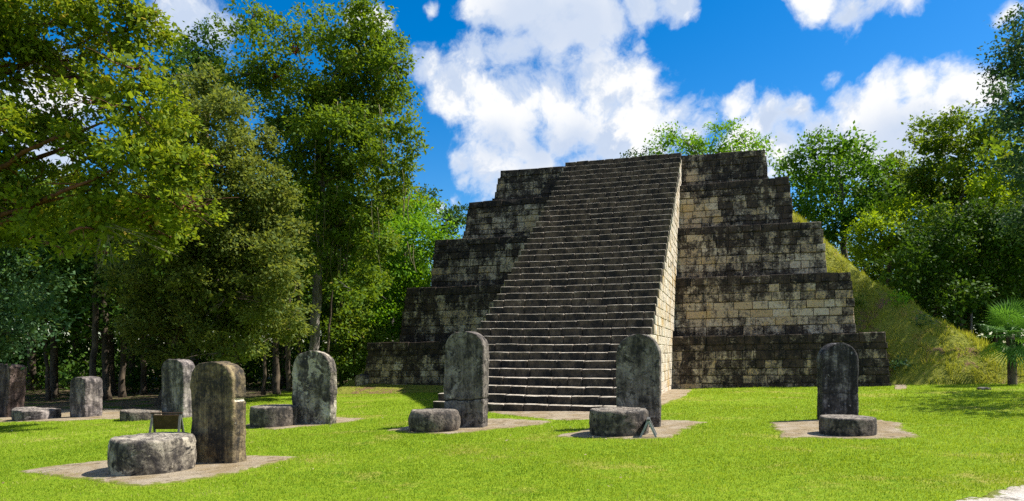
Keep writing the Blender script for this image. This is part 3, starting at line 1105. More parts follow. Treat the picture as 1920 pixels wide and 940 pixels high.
# ------------------------------------------------------------------ upright stones and drum stones
def stela(px0, px1, ytop, ybase, depth, arch, mat, label, power=2.0, lean=0.0, taper=0.0, pale=(), cracks=(), skew=0.0, rough=1.0, seed=0, yb_solve=None, turn=TH, notch=None):
    """a slab with a rounded head; px0..px1 is its front face in the photograph"""
    g0 = on_ground((px0 + px1) / 2, ybase)
    Y = g0[1]
    ex = np.array([math.cos(turn), -math.sin(turn), 0.0]); ey = np.array([math.sin(turn), math.cos(turn), 0.0])
    p0, p1 = (px0 - 960) / F, (px1 - 960) / F
    X0 = p0 * Y
    # width along ex that reaches the right-hand sight line
    w = (p1 * Y - X0) / (ex[0] - p1 * ex[1])
    h = EYE - (ytop - HOR) / F * (Y + 0.1) - g0[2]
    fc = np.array([X0, Y, 0]) + ex * w / 2
    gz = float(ground(fc[0], fc[1])) - 0.06
    H = h + 0.06
    origin = np.array([fc[0], fc[1], gz]) + ey * depth / 2
    ra = arch * w / 2
    lev = np.concatenate([np.linspace(0, 1, 90)[:-1] * (H - ra), (H - ra) + ra * np.sin(np.linspace(0, math.pi / 2 * .985, 40))])
    nf, nsd = 34, 12
    r = min(0.05, depth * .2)
    rings = []
    for z in lev:
        t = np.clip((z - (H - ra)) / ra, 0, 1)
        hw = w / 2 * (1 - t ** power) ** (1 / power) * (1 + taper * (z / H - 0.5))
        hw = max(hw, 0.02)
        hd = depth / 2
        rr = min(r, hw * .5)
        a = np.linspace(-hw + rr, hw - rr, nf)
        b = np.linspace(-hd + rr, hd - rr, nsd)
        ca = np.linspace(0, math.pi / 2, 5)[1:-1]
        x = np.concatenate([a, hw - rr + rr * np.sin(ca), np.full(nsd, hw), hw - rr + rr * np.cos(ca), a[::-1], -hw + rr - rr * np.sin(ca), np.full(nsd, -hw), -hw + rr - rr * np.cos(ca)])
        y = np.concatenate([np.full(nf, -hd), -hd + rr - rr * np.cos(ca), b, hd - rr + rr * np.sin(ca), np.full(nf, hd), hd - rr + rr * np.cos(ca), b[::-1], -hd + rr - rr * np.sin(ca)])
        rings.append(np.stack([x + skew * z * z / H + lean * z, y, np.full(len(x), z)], 1))
    m = len(rings[0])
    v = np.concatenate(rings)
    c = np.stack([np.repeat([skew * z * z / H + lean * z for z in lev], m), np.zeros(len(v)), v[:, 2]], 1)
    nrm = v - c
    nrm[:, 0] /= w; nrm[:, 1] /= depth
    nrm /= np.linalg.norm(nrm, axis=1)[:, None] + 1e-6
    q = v + seed * 7.3
    dsp = rough * (0.035 * fbm(q * 2.2, seed) + 0.018 * fbm(q * 7, seed + 3) + 0.008 * fbm(q * 22, seed + 6))
    crk = np.zeros(len(v)); pl = np.zeros(len(v))
    fx = v[:, 0] / w + .5; fz = v[:, 2] / H
    for (zc, slope, dep, wd) in cracks:
        line = zc + slope * (fx - .5) + 0.010 * fbm(np.c_[fx * 7, fx * 0, fx * 0 + seed], 31)
        gk = np.exp(-((fz - line) / wd) ** 2)
        dsp -= dep * gk
        crk = np.maximum(crk, gk)
    for (cx, cz, rx, rz, a) in pale:
        pl = np.maximum(pl, a * np.exp(-((fx - cx) / rx) ** 2 - ((fz - cz) / rz) ** 2))
    if notch:
        zc, wd, dep = notch
        gk = np.exp(-((fz - zc) / wd) ** 2) * np.clip((fx - .90) / .08, 0, 1) * np.clip((v[:, 1] / depth + .44) / .12, 0, 1)
        dsp -= dep * gk
        pl = np.maximum(pl, gk * 0.95)
    v = v + nrm * dsp[:, None] + np.array([0, 0, 1.0]) * (dsp * np.clip(fz - .9, 0, .1) * 10)[:, None]
    wv = v[:, :1] * ex + v[:, 1:2] * ey + v[:, 2:] * np.array([0, 0, 1.0]) + origin
    f = grid_faces(m, len(lev), True).tolist()
    f.append([(len(lev) - 1) * m + i for i in range(m)])
    o = obj('stela', wv, f, mat, None, origin, {'crack': crk, 'pale': pl}, True)
    return tag(o, label, 'stela', 'upright stone slabs standing before the pyramid')


def altar(px0, px1, ytop_back, ybase, mat, label, bulge=0.06, seed=0, squash=1.0, rough=1.0, chip=0.0, tilt=0.0, sides=0):
    g0 = on_ground((px0 + px1) / 2, ybase)
    rr = (px1 - px0) / 2 / F * g0[1]
    for _ in range(3):
        Yc = g0[1] + rr * squash
        rr = (px1 - px0) / 2 / F * Yc * 0.985
    Xc = (px0 + px1) / 2 - 960
    c = np.array([Xc / F * Yc, Yc, 0.0]); c[2] = float(ground(c[0], c[1])) - 0.05
    ztop = EYE - (ytop_back - HOR) / F * (Yc + rr * squash)
    H = ztop - c[2]
    n = 84
    th = np.arange(n) * 2 * math.pi / n
    poly = 1.0 if not sides else np.cos(math.pi / sides) / np.cos((th + .3) % (2 * math.pi / sides) - math.pi / sides) * .5 + .5
    prof = []
    for t in np.linspace(0, 1, 24):
        rad = rr * (1 - bulge * (2 * t - 1.0) ** 2 * (1.2 if t < .5 else 1))
        if t > .93: rad *= 1 - .035 * ((t - .93) / .07) ** 2
        prof.append((rad, t * H))
    for t in np.linspace(.945, 0.04, 16):
        prof.append((rr * (1 - bulge) * t, H * (1 + .012 * (1 - t))))
    v = []
    for rad, z in prof:
        v.append(np.stack([rad * poly * np.cos(th), rad * poly * np.sin(th) * squash, np.full(n, z)], 1))
    v = np.concatenate(v)
    fz = v[:, 2] / H
    q = v + seed * 5.1
    nr = v.copy(); nr[:, 2] = 0
    nr /= np.linalg.norm(nr, axis=1)[:, None] + 1e-6
    dd = rough * (0.010 * fbm(q * 2.4, seed) + 0.012 * fbm(q * 8, seed + 2) + .010 * fbm(q * 24, seed + 5))
    top = np.clip((fz - .93) * 14, 0, 1)
    v = v + nr * (dd * (1 - top * .5))[:, None]
    v[:, 2] += top * rough * (0.014 * fbm(q * 3.3, seed + 8) + .014 * fbm(q * 10, seed + 9)) + tilt * v[:, 0] * fz
    if chip:
        v[:, 2] -= top * chip * np.clip(fbm(np.c_[q[:, :2] * 1.8, q[:, 2] * 0], seed + 12) + .15, 0, 1)
    crk = np.clip(np.abs(fbm(q * 3.0, seed + 30)) * -14 + 1, 0, 1) * .8 * (fz < .95)
    f = grid_faces(n, len(prof), True).tolist() + [[(len(prof) - 1) * n + i for i in range(n)]]
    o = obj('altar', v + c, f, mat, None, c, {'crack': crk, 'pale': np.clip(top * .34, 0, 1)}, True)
    return tag(o, label, 'altar', 'round drum stones lying before the upright slabs')


S_BROWN = stela_mat('stone_brown_streaked', (0.32, 0.25, 0.125), (0.135, 0.100, 0.056), (0.022, 0.019, 0.016), 0.13, 0.16, 1.1)
S_GREY = stela_mat('stone_grey', (0.36, 0.31, 0.28), (0.115, 0.098, 0.092), (0.030, 0.026, 0.027), 0.10, 0.4, 2.3, 0.0)
S_DARK = stela_mat('stone_dark', (0.24, 0.21, 0.18), (0.105, 0.088, 0.074), (0.018, 0.016, 0.015), 0.08, 0.3, 3.7, 0.01)
S_BLACK = stela_mat('stone_black', (0.30, 0.28, 0.275), (0.062, 0.057, 0.058), (0.012, 0.011, 0.012), 0.16, 0.25, 4.9)
S_MOTT = stela_mat('stone_mottled', (0.38, 0.33, 0.255), (0.125, 0.105, 0.082), (0.026, 0.022, 0.022), 0.10, 0.8, 6.2, 0.06)
S_ALT = stela_mat('stone_altar', (0.25, 0.21, 0.165), (0.098, 0.078, 0.062), (0.022, 0.019, 0.018), 0.10, 0.8, 7.7, -0.01)
S_RED = stela_mat('stone_reddish', (0.22, 0.17, 0.145), (0.10, 0.068, 0.058), (0.022, 0.016, 0.016), 0.12, 0.3, 9.1)

stela(357, 438, 679, 868, 0.36, 0.80, S_BROWN, 'tall brown streaked stone slab behind the big mottled drum at left front', 2.6, taper=0.03, seed=2, notch=(.64, .018, .05),
      pale=[(1.02, .93, .08, .03, .7), (1.04, .42, .06, .05, .5)], skew=-.02)
stela(302, 344, 674, 783, 0.55, 0.95, S_GREY, 'grey stone slab with rounded head just left behind the brown streaked slab', 3.0, seed=3, pale=[(1.0, .5, .12, .35, .32), (.4, .8, .12, .05, .4)])
stela(130, 160, 707, 783, 0.66, 0.55, S_GREY, 'small squat rounded grey stone slab between two low slabs at far left', 2.6, seed=4, pale=[(1.0, .5, .15, .4, .3)], rough=1.3)
stela(-34, 13, 682, 782, 0.60, 0.45, S_RED, 'leaning reddish stone slab cut by the left edge of the picture', 3.0, lean=.10, seed=5, rough=1.6)
stela(547, 620, 657, 795, 0.32, 1.05, S_MOTT, 'mottled grey stone slab with broad round head in front of the slim trunk', 2.3, seed=6, rough=1.35,
      pale=[(.10, .62, .12, .2, .5), (.22, .5, .14, .06, .5), (.36, .44, .12, .04, .5), (.6,.36,.1,.12,.35), (.88, .2, .2, .16, .55), (.95, .62, .1, .25, .35)])
stela(831, 905, 622, 801, 0.40, 0.92, S_DARK, 'tall dark stone slab with a crack across it, left of the stair foot', 2.4, seed=7, lean=.012,
      pale=[(.2, .34, .16, .05, .45), (.98, .6, .05, .4, .3), (.3, .8, .2, .1, .2)], cracks=[(.305, .03, .03, .008)])
stela(1155, 1238, 627, 801, 0.24, 1.0, S_DARK, 'smooth dark brown stone slab with round head, right of the stair foot', 2.1, seed=8, rough=.6, pale=[(.2, .86, .06, .05, .5), (.45, .4, .06, .2, .28), (.5, .2, .08, .1, .2)])
stela(1543, 1611, 643, 788, 0.34, 1.0, S_BLACK, 'black stained stone slab with white specks standing apart at the right', 2.05, seed=9, rough=.55, cracks=[(.365, 0.0, .008, .006)], turn=0.0,
      pale=[(.5, .36, .4, .006, .5)])

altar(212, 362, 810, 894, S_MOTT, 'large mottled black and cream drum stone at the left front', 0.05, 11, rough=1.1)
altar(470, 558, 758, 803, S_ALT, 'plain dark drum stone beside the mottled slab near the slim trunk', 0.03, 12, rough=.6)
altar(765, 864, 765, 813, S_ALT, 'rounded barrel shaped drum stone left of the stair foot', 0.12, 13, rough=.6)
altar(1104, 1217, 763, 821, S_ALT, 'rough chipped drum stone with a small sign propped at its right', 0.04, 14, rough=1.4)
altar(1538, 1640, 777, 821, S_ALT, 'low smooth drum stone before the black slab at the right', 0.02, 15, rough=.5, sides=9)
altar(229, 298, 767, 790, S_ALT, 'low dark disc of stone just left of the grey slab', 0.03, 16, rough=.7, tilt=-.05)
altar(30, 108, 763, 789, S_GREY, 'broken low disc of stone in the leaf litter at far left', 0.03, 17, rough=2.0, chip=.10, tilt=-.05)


# small signs
def box(bag, c, e1, e2, e3):
    c, e1, e2, e3 = (np.asarray(q, float) for q in (c, e1, e2, e3))
    v = [c + a * e1 + b * e2 + d * e3 for a in (-.5, .5) for b in (-.5, .5) for d in (-.5, .5)]
    bag.add(v, [(0, 1, 3, 2), (4, 6, 7, 5), (0, 4, 5, 1), (2, 3, 7, 6), (0, 2, 6, 4), (1, 5, 7, 3)])


M_WOOD = plain_mat('dark_brown_wood', (0.035, 0.018, 0.013), (0.075, 0.040, 0.028), 8.0, 0.6)
M_POST = plain_mat('dark_grey_wood', (0.055, 0.055, 0.05), (0.11, 0.11, 0.10), 8.0, 0.7)


def easel(px0, px1, py_top, py_base, label, turn, panel_mat, leg_mat, hgt):
    b = on_ground((px0 + px1) / 2, py_base)
    w = (px1 - px0) / F * b[1] if turn < 1 else 0.42
    e = thing('easel_sign', tuple(b), label, 'sign', 'small information signs beside the drum stones')
    ex = np.array([math.cos(turn), math.sin(turn), 0]); ey = np.array([-math.sin(turn), math.cos(turn), 0]); ez = np.array([0, 0, 1.0])
    sl_ = 0.34
    pn = Bag()
    up = ez * math.cos(.35) + ey * math.sin(-.35)
    nn = np.cross(ex, up)
    box(pn, b + ez * hgt * .64 + ey * .03, ex * w * .92, up * hgt * .66, nn * .025)
    pn.obj('panel', panel_mat, e)
    for sx in (-.5, .5):
        for sy, ln in ((-1, .0), (1, .0)):
            lg = Bag()
            a = b + ex * w * sx * (1.0) + ey * (.17 * sy) + ez * -.03
            t = b + ex * w * sx * .94 + ey * .0 + ez * hgt
            d = t - a
            du = d / np.linalg.norm(d)
            sd = np.cross(du, ex)
            box(lg, (a + t) / 2, ex * .045, sd * .04, d)
            lg.obj('leg', leg_mat, e)
    rl = Bag()
    box(rl, b + ez * (hgt + .012), ex * (w + .05), ey * .06, ez * .03)
    rl.obj('top_rail', panel_mat, e)
    return e


easel(286, 339, 781, 820, 'dark brown easel sign seen behind the large mottled drum', 0.06, M_WOOD, M_POST, .56)
easel(1211, 1221, 790, 819, 'small grey easel sign seen edge on at the right of the chipped drum', 1.35, M_POST, M_PALEW, .34)


# loose stones
def rock(px0, px1, py0, py1, mat, label, seed, group=None, flat=1.0):
    b = on_ground((px0 + px1) / 2, py1)
    w = (px1 - px0) / F * b[1]
    h = (py1 - py0) / F * b[1]
    r = np.random.default_rng(seed)
    n, m = 14, 9
    v = []
    for j in range(m):
        ph = -math.pi / 2 + math.pi * j / (m - 1)
        for i in range(n):
            a = 2 * math.pi * i / n
            s = lambda x: np.sign(x) * abs(x) ** .6
            v.append((s(math.cos(a)) * abs(math.cos(ph)) ** .5 * w / 2, s(math.sin(a)) * abs(math.cos(ph)) ** .5 * w / 2 * .8, s(math.sin(ph)) * h / 2 + h / 2 - .03))
    v = np.array(v)
    v += (0.10 * h * np.stack([fbm(v * 5 + seed, seed), fbm(v * 5 + seed, seed + 4), fbm(v * 5 + seed, seed + 8)], 1))
    c = b + np.array([0, w * .4, 0])
    o = obj('loose_stone', v + c, grid_faces(n, m, True), mat, None, c, smooth=True)
    return tag(o, label, 'stone', group)


rock(664, 692, 700, 737, S_MOTT, 'tallest of the fallen blocks at the left corner of the pyramid', 21, 'fallen blocks at the left pyramid corner')
rock(650, 672, 716, 733, S_MOTT, 'lower fallen block beside the tallest one at the left corner of the pyramid', 22, 'fallen blocks at the left pyramid corner')
rock(1840, 1862, 725, 732, S_DARK, 'dark flat stone lying in the lawn before the grassy slope', 24)

# ------------------------------------------------------------------ trees
def leaf_cloud(clumps, size, twigs_per_m2, per_twig, seed, droop=0.25, aspect=0.5, spread=0.22, inner=0.25, core=1.0, puffs=11):
    """many small leaf faces gathered on twigs that fill the outer part of each clump"""
    r = np.random.default_rng(seed)
    C, OUT = [], []
    for (cx, cy, cz, rx, ry, rz, dens) in clumps:
        area = 4 * math.pi * ((rx * ry) ** 1.6 / 3 + (rx * rz) ** 1.6 / 3 + (ry * rz) ** 1.6 / 3) ** (1 / 1.6)
        n = max(6, int(area * twigs_per_m2 * dens))
        # the clump is made of puffs: leafy caps with hollows between them
        npf = max(4, int(puffs * (0.6 + 0.4 * min(2.5, rx))))
        pd = r.normal(size=(npf, 3)); pd[:, 2] = pd[:, 2] * .9 + .15; pd /= np.linalg.norm(pd, axis=1)[:, None]
        pc = pd * r.uniform(.48, .92, npf)[:, None]
        pr = r.uniform(.24, .44, npf)
        w = pr ** 2; w /= w.sum()
        k = r.choice(npf, n, p=w)
        d = r.normal(size=(n, 3)); d[:, 2] = np.where(d[:, 2] < -.2, -d[:, 2] * r.choice([1, 1, 1, -.4], n), d[:, 2])
        d = d + pd[k] * .6
        d /= np.linalg.norm(d, axis=1)[:, None]
        rad = np.where(r.random(n) < inner, r.uniform(.2, .9, n), 1 - np.abs(r.normal(0, .15, n))) * pr[k]
        p = np.array([cx, cy, cz]) + (pc[k] + d * rad[:, None] * np.array([1.15, 1.15, .8])) * np.array([rx, ry, rz])
        C.append(p); OUT.append(d)
    C, OUT = np.concatenate(C), np.concatenate(OUT)
    n = len(C)
    tone = r.normal(0, .17, n)
    Cn = np.repeat(C, per_twig, 0); On = np.repeat(OUT, per_twig, 0)
    N = len(Cn)
    off = r.normal(0, spread, (N, 3)) + On * r.uniform(-.1, .25, N)[:, None]
    off[:, 2] *= .75
    P = Cn + off
    L = size * r.uniform(.65, 1.35, N)
    ax = On * .8 + r.normal(0, .6, (N, 3)); ax[:, 2] -= droop
    ax /= np.linalg.norm(ax, axis=1)[:, None]
    nr = r.normal(0, .45, (N, 3)) + np.array([0, 0, .65]) + On * .7
    sd = np.cross(ax, nr); sd /= np.linalg.norm(sd, axis=1)[:, None] + 1e-6
    wv = sd * (L * aspect * .5)[:, None]
    av = ax * L[:, None]
    v = np.stack([P, P + av * .45 + wv, P + av, P + av * .45 - wv], 1).reshape(-1, 3)
    var = np.clip(.40 + np.repeat(tone, per_twig) + r.normal(0, .17, N) + (r.random(N) < .05) * .4, 0, 1)
    if core > 0:
        VV, VA = [v], [np.repeat(var, 4)]
        for (cx, cy, cz, rx, ry, rz, dens) in clumps:
            n = int(1.5 * core * dens * (rx * rz) / (size * size))
            d = r.normal(size=(n, 3)); d /= np.linalg.norm(d, axis=1)[:, None]
            P = np.array([cx, cy, cz]) + d * (r.uniform(0, 1, n) ** .4 * .60)[:, None] * np.array([rx, ry, rz])
            ax = r.normal(size=(n, 3)); ax /= np.linalg.norm(ax, axis=1)[:, None]
            sd = np.cross(ax, r.normal(size=(n, 3))); sd /= np.linalg.norm(sd, axis=1)[:, None] + 1e-6
            L = size * r.uniform(1.3, 1.9, n)
            VV.append(np.stack([P, P + ax * (L * .45)[:, None] + sd * (L * .36)[:, None], P + ax * L[:, None], P + ax * (L * .45)[:, None] - sd * (L * .36)[:, None]], 1).reshape(-1, 3))
            VA.append(np.repeat(np.clip(r.normal(.3, .15, n), 0, 1), 4))
        v, va = np.concatenate(VV), np.concatenate(VA)
        return v, np.arange(len(v)).reshape(-1, 4), va
    return v, np.arange(4 * N).reshape(N, 4), np.repeat(var, 4)


LEAFN = 0


def px_clumps(lst, Y, spread, seed, dens=1.0, flat=0.85):
    r = random.Random(seed)
    out = []
    for q in lst:
        px, py, rp = q[:3]
        de = q[3] if len(q) > 3 else 1.0
        y = Y + (q[4] if len(q) > 4 else r.uniform(-spread, spread))
        c = W(px, py, y)
        rad = rp / F * y
        out.append((c[0], c[1], c[2], rad, rad * r.uniform(.9, 1.2), rad * flat, dens * de))
    return out


def tree(name, base, label, clumps, lmat, bmat, r0, seed, trunk_top=None, size=.16, tw=2.6, per=20, group=None, limbs=8, cat='tree', droop=.25, spread=.22, twigs=0, aspect=.56, bend=None, trunk_r1=None, inner=.18, core=1.6):
    global LEAFN
    base = np.asarray(base, float)
    e = thing(name, tuple(base), label, cat, group)
    rr = random.Random(seed)
    cl = np.array([c[:6] for c in clumps])
    top = np.asarray(trunk_top, float) if trunk_top is not None else cl[:, :3].mean(0)
    mid = (base + top) / 2 + np.array([rr.uniform(-.3, .3), rr.uniform(-.3, .3), 0]) if bend is None else np.asarray(bend, float)
    pts = bez(base - [0, 0, .25], mid, top, 16)
    pts[1:-1] += RNG.normal(0, .04, (14, 3)) * [1, 1, 0]
    r1 = trunk_r1 if trunk_r1 else r0 * .45
    rad = np.linspace(r0, r1, 16); rad[0] *= 1.6; rad[1] *= 1.15
    v, f = tube(pts, rad, 12, seed, .10)
    obj('trunk', v, f, bmat, e, smooth=True)
    order = sorted(range(len(cl)), key=lambda i: -cl[i, 3])
    for i in order[:limbs]:
        c = cl[i, :3]
        k = int(np.argmin(np.linalg.norm(pts - (c * .45 + pts * .55) - [0, 0, 1.2], axis=1)))
        zt = max(base[2] + .35 * (top[2] - base[2]), min(top[2], c[2] - .45 * np.linalg.norm(c[:2] - top[:2])))
        k = int(np.argmin(np.abs(pts[:, 2] - zt)))
        a = pts[k]
        L = np.linalg.norm(c - a)
        m_ = (a + c) / 2 + np.array([rr.uniform(-.12, .12), rr.uniform(-.12, .12), rr.uniform(0, .18)]) * L
        lp = bez(a, m_, c, 10)
        lp[1:-1] += RNG.normal(0, .02 * L, (8, 3)) * .5
        v, f = tube(lp, np.linspace(max(rad[k] * .55, .04), .02, 10), 7, seed + i, .1)
        obj('limb', v, f, bmat, e, smooth=True)
    if twigs:
        bg = Bag()
        for _ in range(twigs):
            i = rr.randrange(len(cl))
            c = cl[i, :3]
            d = np.array([rr.gauss(0, 1), rr.gauss(0, 1) - .6, rr.gauss(0, .5)]); d /= np.linalg.norm(d)
            end = c + d * cl[i, 3] * rr.uniform(.7, 1.15)
            mp = (c + end) / 2 + np.array([rr.uniform(-.2, .2), rr.uniform(-.2, .2), rr.uniform(-.1, .3)])
            bz = bez(c, mp, end, 6)
            v, f = tube(bz, np.linspace(.035, .008, 6), 5)
            bg.add(v, f)
            for _k in range(2):
                a = bz[rr.randrange(2, 5)]
                e2 = a + (d + np.array([rr.gauss(0, .5), rr.gauss(0, .5), rr.gauss(0, .4)])) * rr.uniform(.3, .8)
                v, f = tube(bez(a, (a + e2) / 2 + [0, 0, .08], e2, 4), np.linspace(.014, .005, 4), 4)
                bg.add(v, f)
        tag(bg.obj('twigs', bmat, e, smooth=True), kind='stuff')
    v, f, var = leaf_cloud(clumps, size, tw, per, seed, droop, aspect, spread, inner, core)
    LEAFN += len(f)
    obj('crown', v, f, lmat, e, attrs={'var': var})
    return e


def base_at(px, Y):
    x = (px - 960) / F * Y
    return np.array([x, Y, float(surf(x, Y))])


# near left, red limbed, branches reaching into the picture
c1 = px_clumps([(-60, 60, 110), (40, 40, 95), (150, 20, 95), (235, 60, 70), (255, 130, 50, .8), (25, 150, 90), (110, 115, 60, .7), (185, 190, 50, .6), (20, 260, 70, .8), (120, 235, 50, .7),
                (250, 205, 70), (300, 255, 62), (335, 320, 58), (255, 300, 75), (190, 350, 72), (305, 375, 62), (350, 390, 42), (150, 290, 55), (235, 400, 55), (285, 430, 48),
                (100, 400, 60, .8), (175, 430, 50, .8), (50, 350, 66), (-10, 390, 70), (85, 245, 55, .9), (60, 400, 50), (20, 440, 45), (150, 150, 46, .8), (120, 470, 40, .6), (200, 475, 32, .5), (380, 400, 20, .6), (320, 445, 30, .6), (-60, 250, 90), (-90, 400, 80)], 20.5, 1.3, 1)
t1b = base_at(-190, 20.5)
T1 = tree('broadleaf_tree', t1b, 'nearest tree at the left edge with reddish limbs and sunlit yellow green leaves', c1, L_YEL, M_BARKR, .30, 101, W(-70, 90, 21), 0.16, 4.6, 26, 'tall trees left of the pyramid',
     16, twigs=110, bend=W(-200, 380, 20.5), spread=.15)
def bare_spray(e):
    bg = Bag()
    r = random.Random(12)
    for (a, b) in (((215, 425), (292, 452)), ((205, 430), (262, 474)), ((200, 435), (215, 502)), ((195, 430), (178, 492)), ((185, 430), (140, 478)), ((210, 420), (300, 470)), ((205, 440), (190, 505)), ((190, 425), (250, 440))):
        p, q = W(*a, 19.6), W(*b, 19.2 + r.uniform(-.5, .4))
        bz = bez(p, (p + q) / 2 + [0, 0, .10], q, 7)
        v, f = tube(bz, np.linspace(.016, .005, 7), 5); bg.add(v, f)
        for _ in range(4):
            c = bz[r.randrange(2, 6)]
            d = (q - p) * r.uniform(.25, .5) + np.array([r.gauss(0, .12), r.gauss(0, .12), r.gauss(0, .10)])
            v, f = tube(bez(c, c + d * .5 + [0, 0, .03], c + d, 4), np.linspace(.007, .003, 4), 4); bg.add(v, f)
    tag(bg.obj('bare_twigs', M_VINE, e, smooth=True), 'pale leafless twigs')


bare_spray(T1)
c1b = px_clumps([(20, 560, 50), (75, 580, 42), (10, 640, 48), (40, 620, 40), (-40, 600, 60), (90, 520, 40, .7), (-20, 500, 60)], 22.5, 1.0, 2)
tree('understory_tree', base_at(-110, 23), 'low blue green leafy tree at the left edge below the red limbed tree', c1b, L_BLU, M_BARKD, .16, 102, W(-30, 560, 22.5), .15, 3.4, 18, None, 5)

# conical olive tree
c2 = px_clumps([(385, 150, 30), (400, 185, 45), (350, 190, 40), (435, 225, 52), (380, 245, 60), (330, 250, 50), (460, 290, 58), (395, 315, 70), (320, 320, 60), (485, 345, 52), (435, 365, 70), (515, 395, 48), (360, 395, 75),
                (465, 430, 72), (535, 430, 34), (400, 460, 78), (310, 450, 70), (525, 480, 50), (470, 515, 70), (545, 535, 38), (270, 470, 50), (340, 530, 75), (420, 560, 75), (505, 570, 62), (550, 590, 32), (265, 545, 55), (300, 600, 60),
                (375, 620, 60), (455, 625, 58), (525, 625, 40), (250, 620, 38), (335, 655, 40), (420, 665, 34), (285, 655, 35), (480, 660, 28)], 28, 2.0, 3)
tree('conical_tree', base_at(312, 29.5), 'broad olive green conical tree with foliage almost down to the ground', c2, L_OLI, M_BARKD, .34, 103, W(390, 180, 29.5), .155, 4.6, 26, 'tall trees left of the pyramid', 8, twigs=40, spread=.16)

# tall tree hung with climbers
c3 = px_clumps([(470, 40, 34, .55), (515, 45, 36, .55), (495, 85, 42, .45), (445, 55, 26, .5), (590, 35, 32, .6), (570, 75, 36, .5), (615, 70, 36, .6), (690, 45, 40), (665, 90, 48), (715, 85, 40), (735, 120, 36), (700, 140, 50), (640, 140, 52),
                (545, 130, 40, .5), (470, 140, 44, .8), (435, 150, 36), (510, 165, 44), (590, 180, 62), (655, 205, 66), (720, 195, 48), (755, 165, 24, .8), (560, 240, 58), (625, 265, 72), (695, 265, 60), (745, 250, 38), (770, 290, 24, .8),
                (580, 320, 62), (650, 335, 68), (715, 325, 48), (755, 330, 30, .8), (610, 395, 62), (680, 395, 54), (730, 385, 30, .8), (560, 385, 34), (645, 450, 50), (690, 460, 42), (592, 455, 40), (575, 500, 26), (612, 505, 30), (655, 525, 44), (668, 550, 38), (690, 530, 34), (540, 300, 40), (520, 230, 40)], 33, 2.2, 4)
e3 = tree('climber_clad_tree', base_at(582, 33.5), 'tallest tree with a slim pale trunk and crown hung with climbers', c3, L_VINE, M_BARK, .25, 104, W(600, 190, 33.5), .18, 4.0, 25, 'tall trees left of the pyramid', 14, spread=.19, twigs=30, trunk_r1=.2, droop=.45)
vb = Bag()
rv = random.Random(5)
for _ in range(90):
    px = rv.uniform(545, 780); py = rv.uniform(180, 470); ln = rv.uniform(30, 120) * (1 if px < 720 else .45)
    Y = 33 + rv.uniform(-2.4, 1.6)
    a, b = W(px, py, Y), W(px + rv.uniform(-8, 8), py + ln, Y)
    pts = bez(a, (a + b) / 2 + [rv.uniform(-.2, .2), rv.uniform(-.2, .2), 0], b, 7)
    v, f = tube(pts, np.full(7, rv.uniform(.010, .022)), 4)
    vb.add(v, f)
tag(vb.obj('vines', M_VINE, e3, smooth=True), kind='stuff')

M_BROM = plain_mat('bromeliad_leaf', (0.14, 0.03, 0.02), (0.24, 0.07, 0.03), 5)
for i, (px, py, lab) in enumerate(((553, 100, 'reddish tuft of an air plant perched high in the tallest tree'), (522, 145, 'flatter reddish air plant lower on a bare branch of the tallest tree'))):
    c = W(px, py, 32.2)
    bg = Bag()
    r = random.Random(i)
    for _ in range(46):
        a, el = r.uniform(0, 6.28), r.uniform(-.4, 1.3)
        d = np.array([math.cos(a) * math.cos(el), math.sin(a) * math.cos(el), math.sin(el) * (1 if i == 0 else .5)])
        s = np.cross(d, [0, 0, 1.0]); s /= np.linalg.norm(s) + 1e-6
        L = r.uniform(.25, .5)
        bg.add([c - s * .03, c + s * .03, c + d * L * .6 + s * .03 + [0, 0, .04], c + d * L - [0, 0, .05], c + d * L * .6 - s * .03 + [0, 0, .04]], [(0, 1, 2, 4), (4, 2, 3)])
    tag(bg.obj('air_plant', M_BROM, None, c), lab, 'air plant')

# smaller crown behind, between the conical tree and the cloud
c4 = px_clumps([(345, 85, 26, .7), (395, 75, 28, .7), (370, 105, 36), (330, 125, 34), (405, 115, 30), (360, 150, 44), (310, 165, 40)], 44, 2, 5)
tree('background_tree', base_at(365, 45), 'airy dark tree top rising behind the conical tree', c4, L_DRK, M_BARK, .25, 105, W(365, 110, 45), .24, 1.7, 20, 'trees behind the left lawn', 5, spread=.3)

# bright scrub and trees beside the left end of the pyramid
c5 = px_clumps([(770, 400, 44), (815, 430, 40), (760, 455, 55), (820, 470, 40), (715, 470, 50), (780, 515, 55), (725, 535, 55), (760, 580, 50), (710, 595, 48), (685, 560, 40), (740, 420, 40), (690, 505, 45), (735, 620, 36)], 42, 2, 6)
tree('bright_scrub_tree', base_at(742, 43), 'bright green bushy tree beside the left end of the pyramid', c5, L_BRI, M_BARKD, .2, 106, W(760, 470, 43), .20, 2.3, 20, None, 5, spread=.28)
c5b = px_clumps([(655, 590, 40), (690, 640, 40), (650, 650, 40), (715, 650, 30), (625, 625, 32), (680, 690, 32), (640, 700, 30)], 39, 1.5, 7)
tree('understory_shrub', base_at(668, 39.5), 'shaded green shrub behind the fallen blocks at the pyramid corner', c5b, L_VINE, M_BARKD, .12, 107, W(665, 640, 39.5), .2, 2.2, 18, None, 4, cat='shrub')
c5c = px_clumps([(845, 405, 24, .7), (862, 415, 20, .7), (815, 385, 20, .7), (838, 430, 30), (790, 372, 22, .7)], 60, 2, 8)
tree('background_tree', base_at(835, 61), 'small far tree top peeping over the left tiers of the pyramid', c5c, L_DRK, M_BARK, .2, 108, W(838, 415, 61), .28, 1.6, 18, 'trees behind the left lawn', 4)
c5d = px_clumps([(735, 385, 40), (700, 420, 40), (760, 380, 30), (715, 360, 30), (790, 410, 30)], 50, 2, 9)
tree('background_tree', base_at(735, 51), 'olive tree top between the climber clad tree and the bright scrub', c5d, L_YEL, M_BARK, .2, 109, W(735, 390, 51), .24, 1.7, 18, 'trees behind the left lawn', 4)


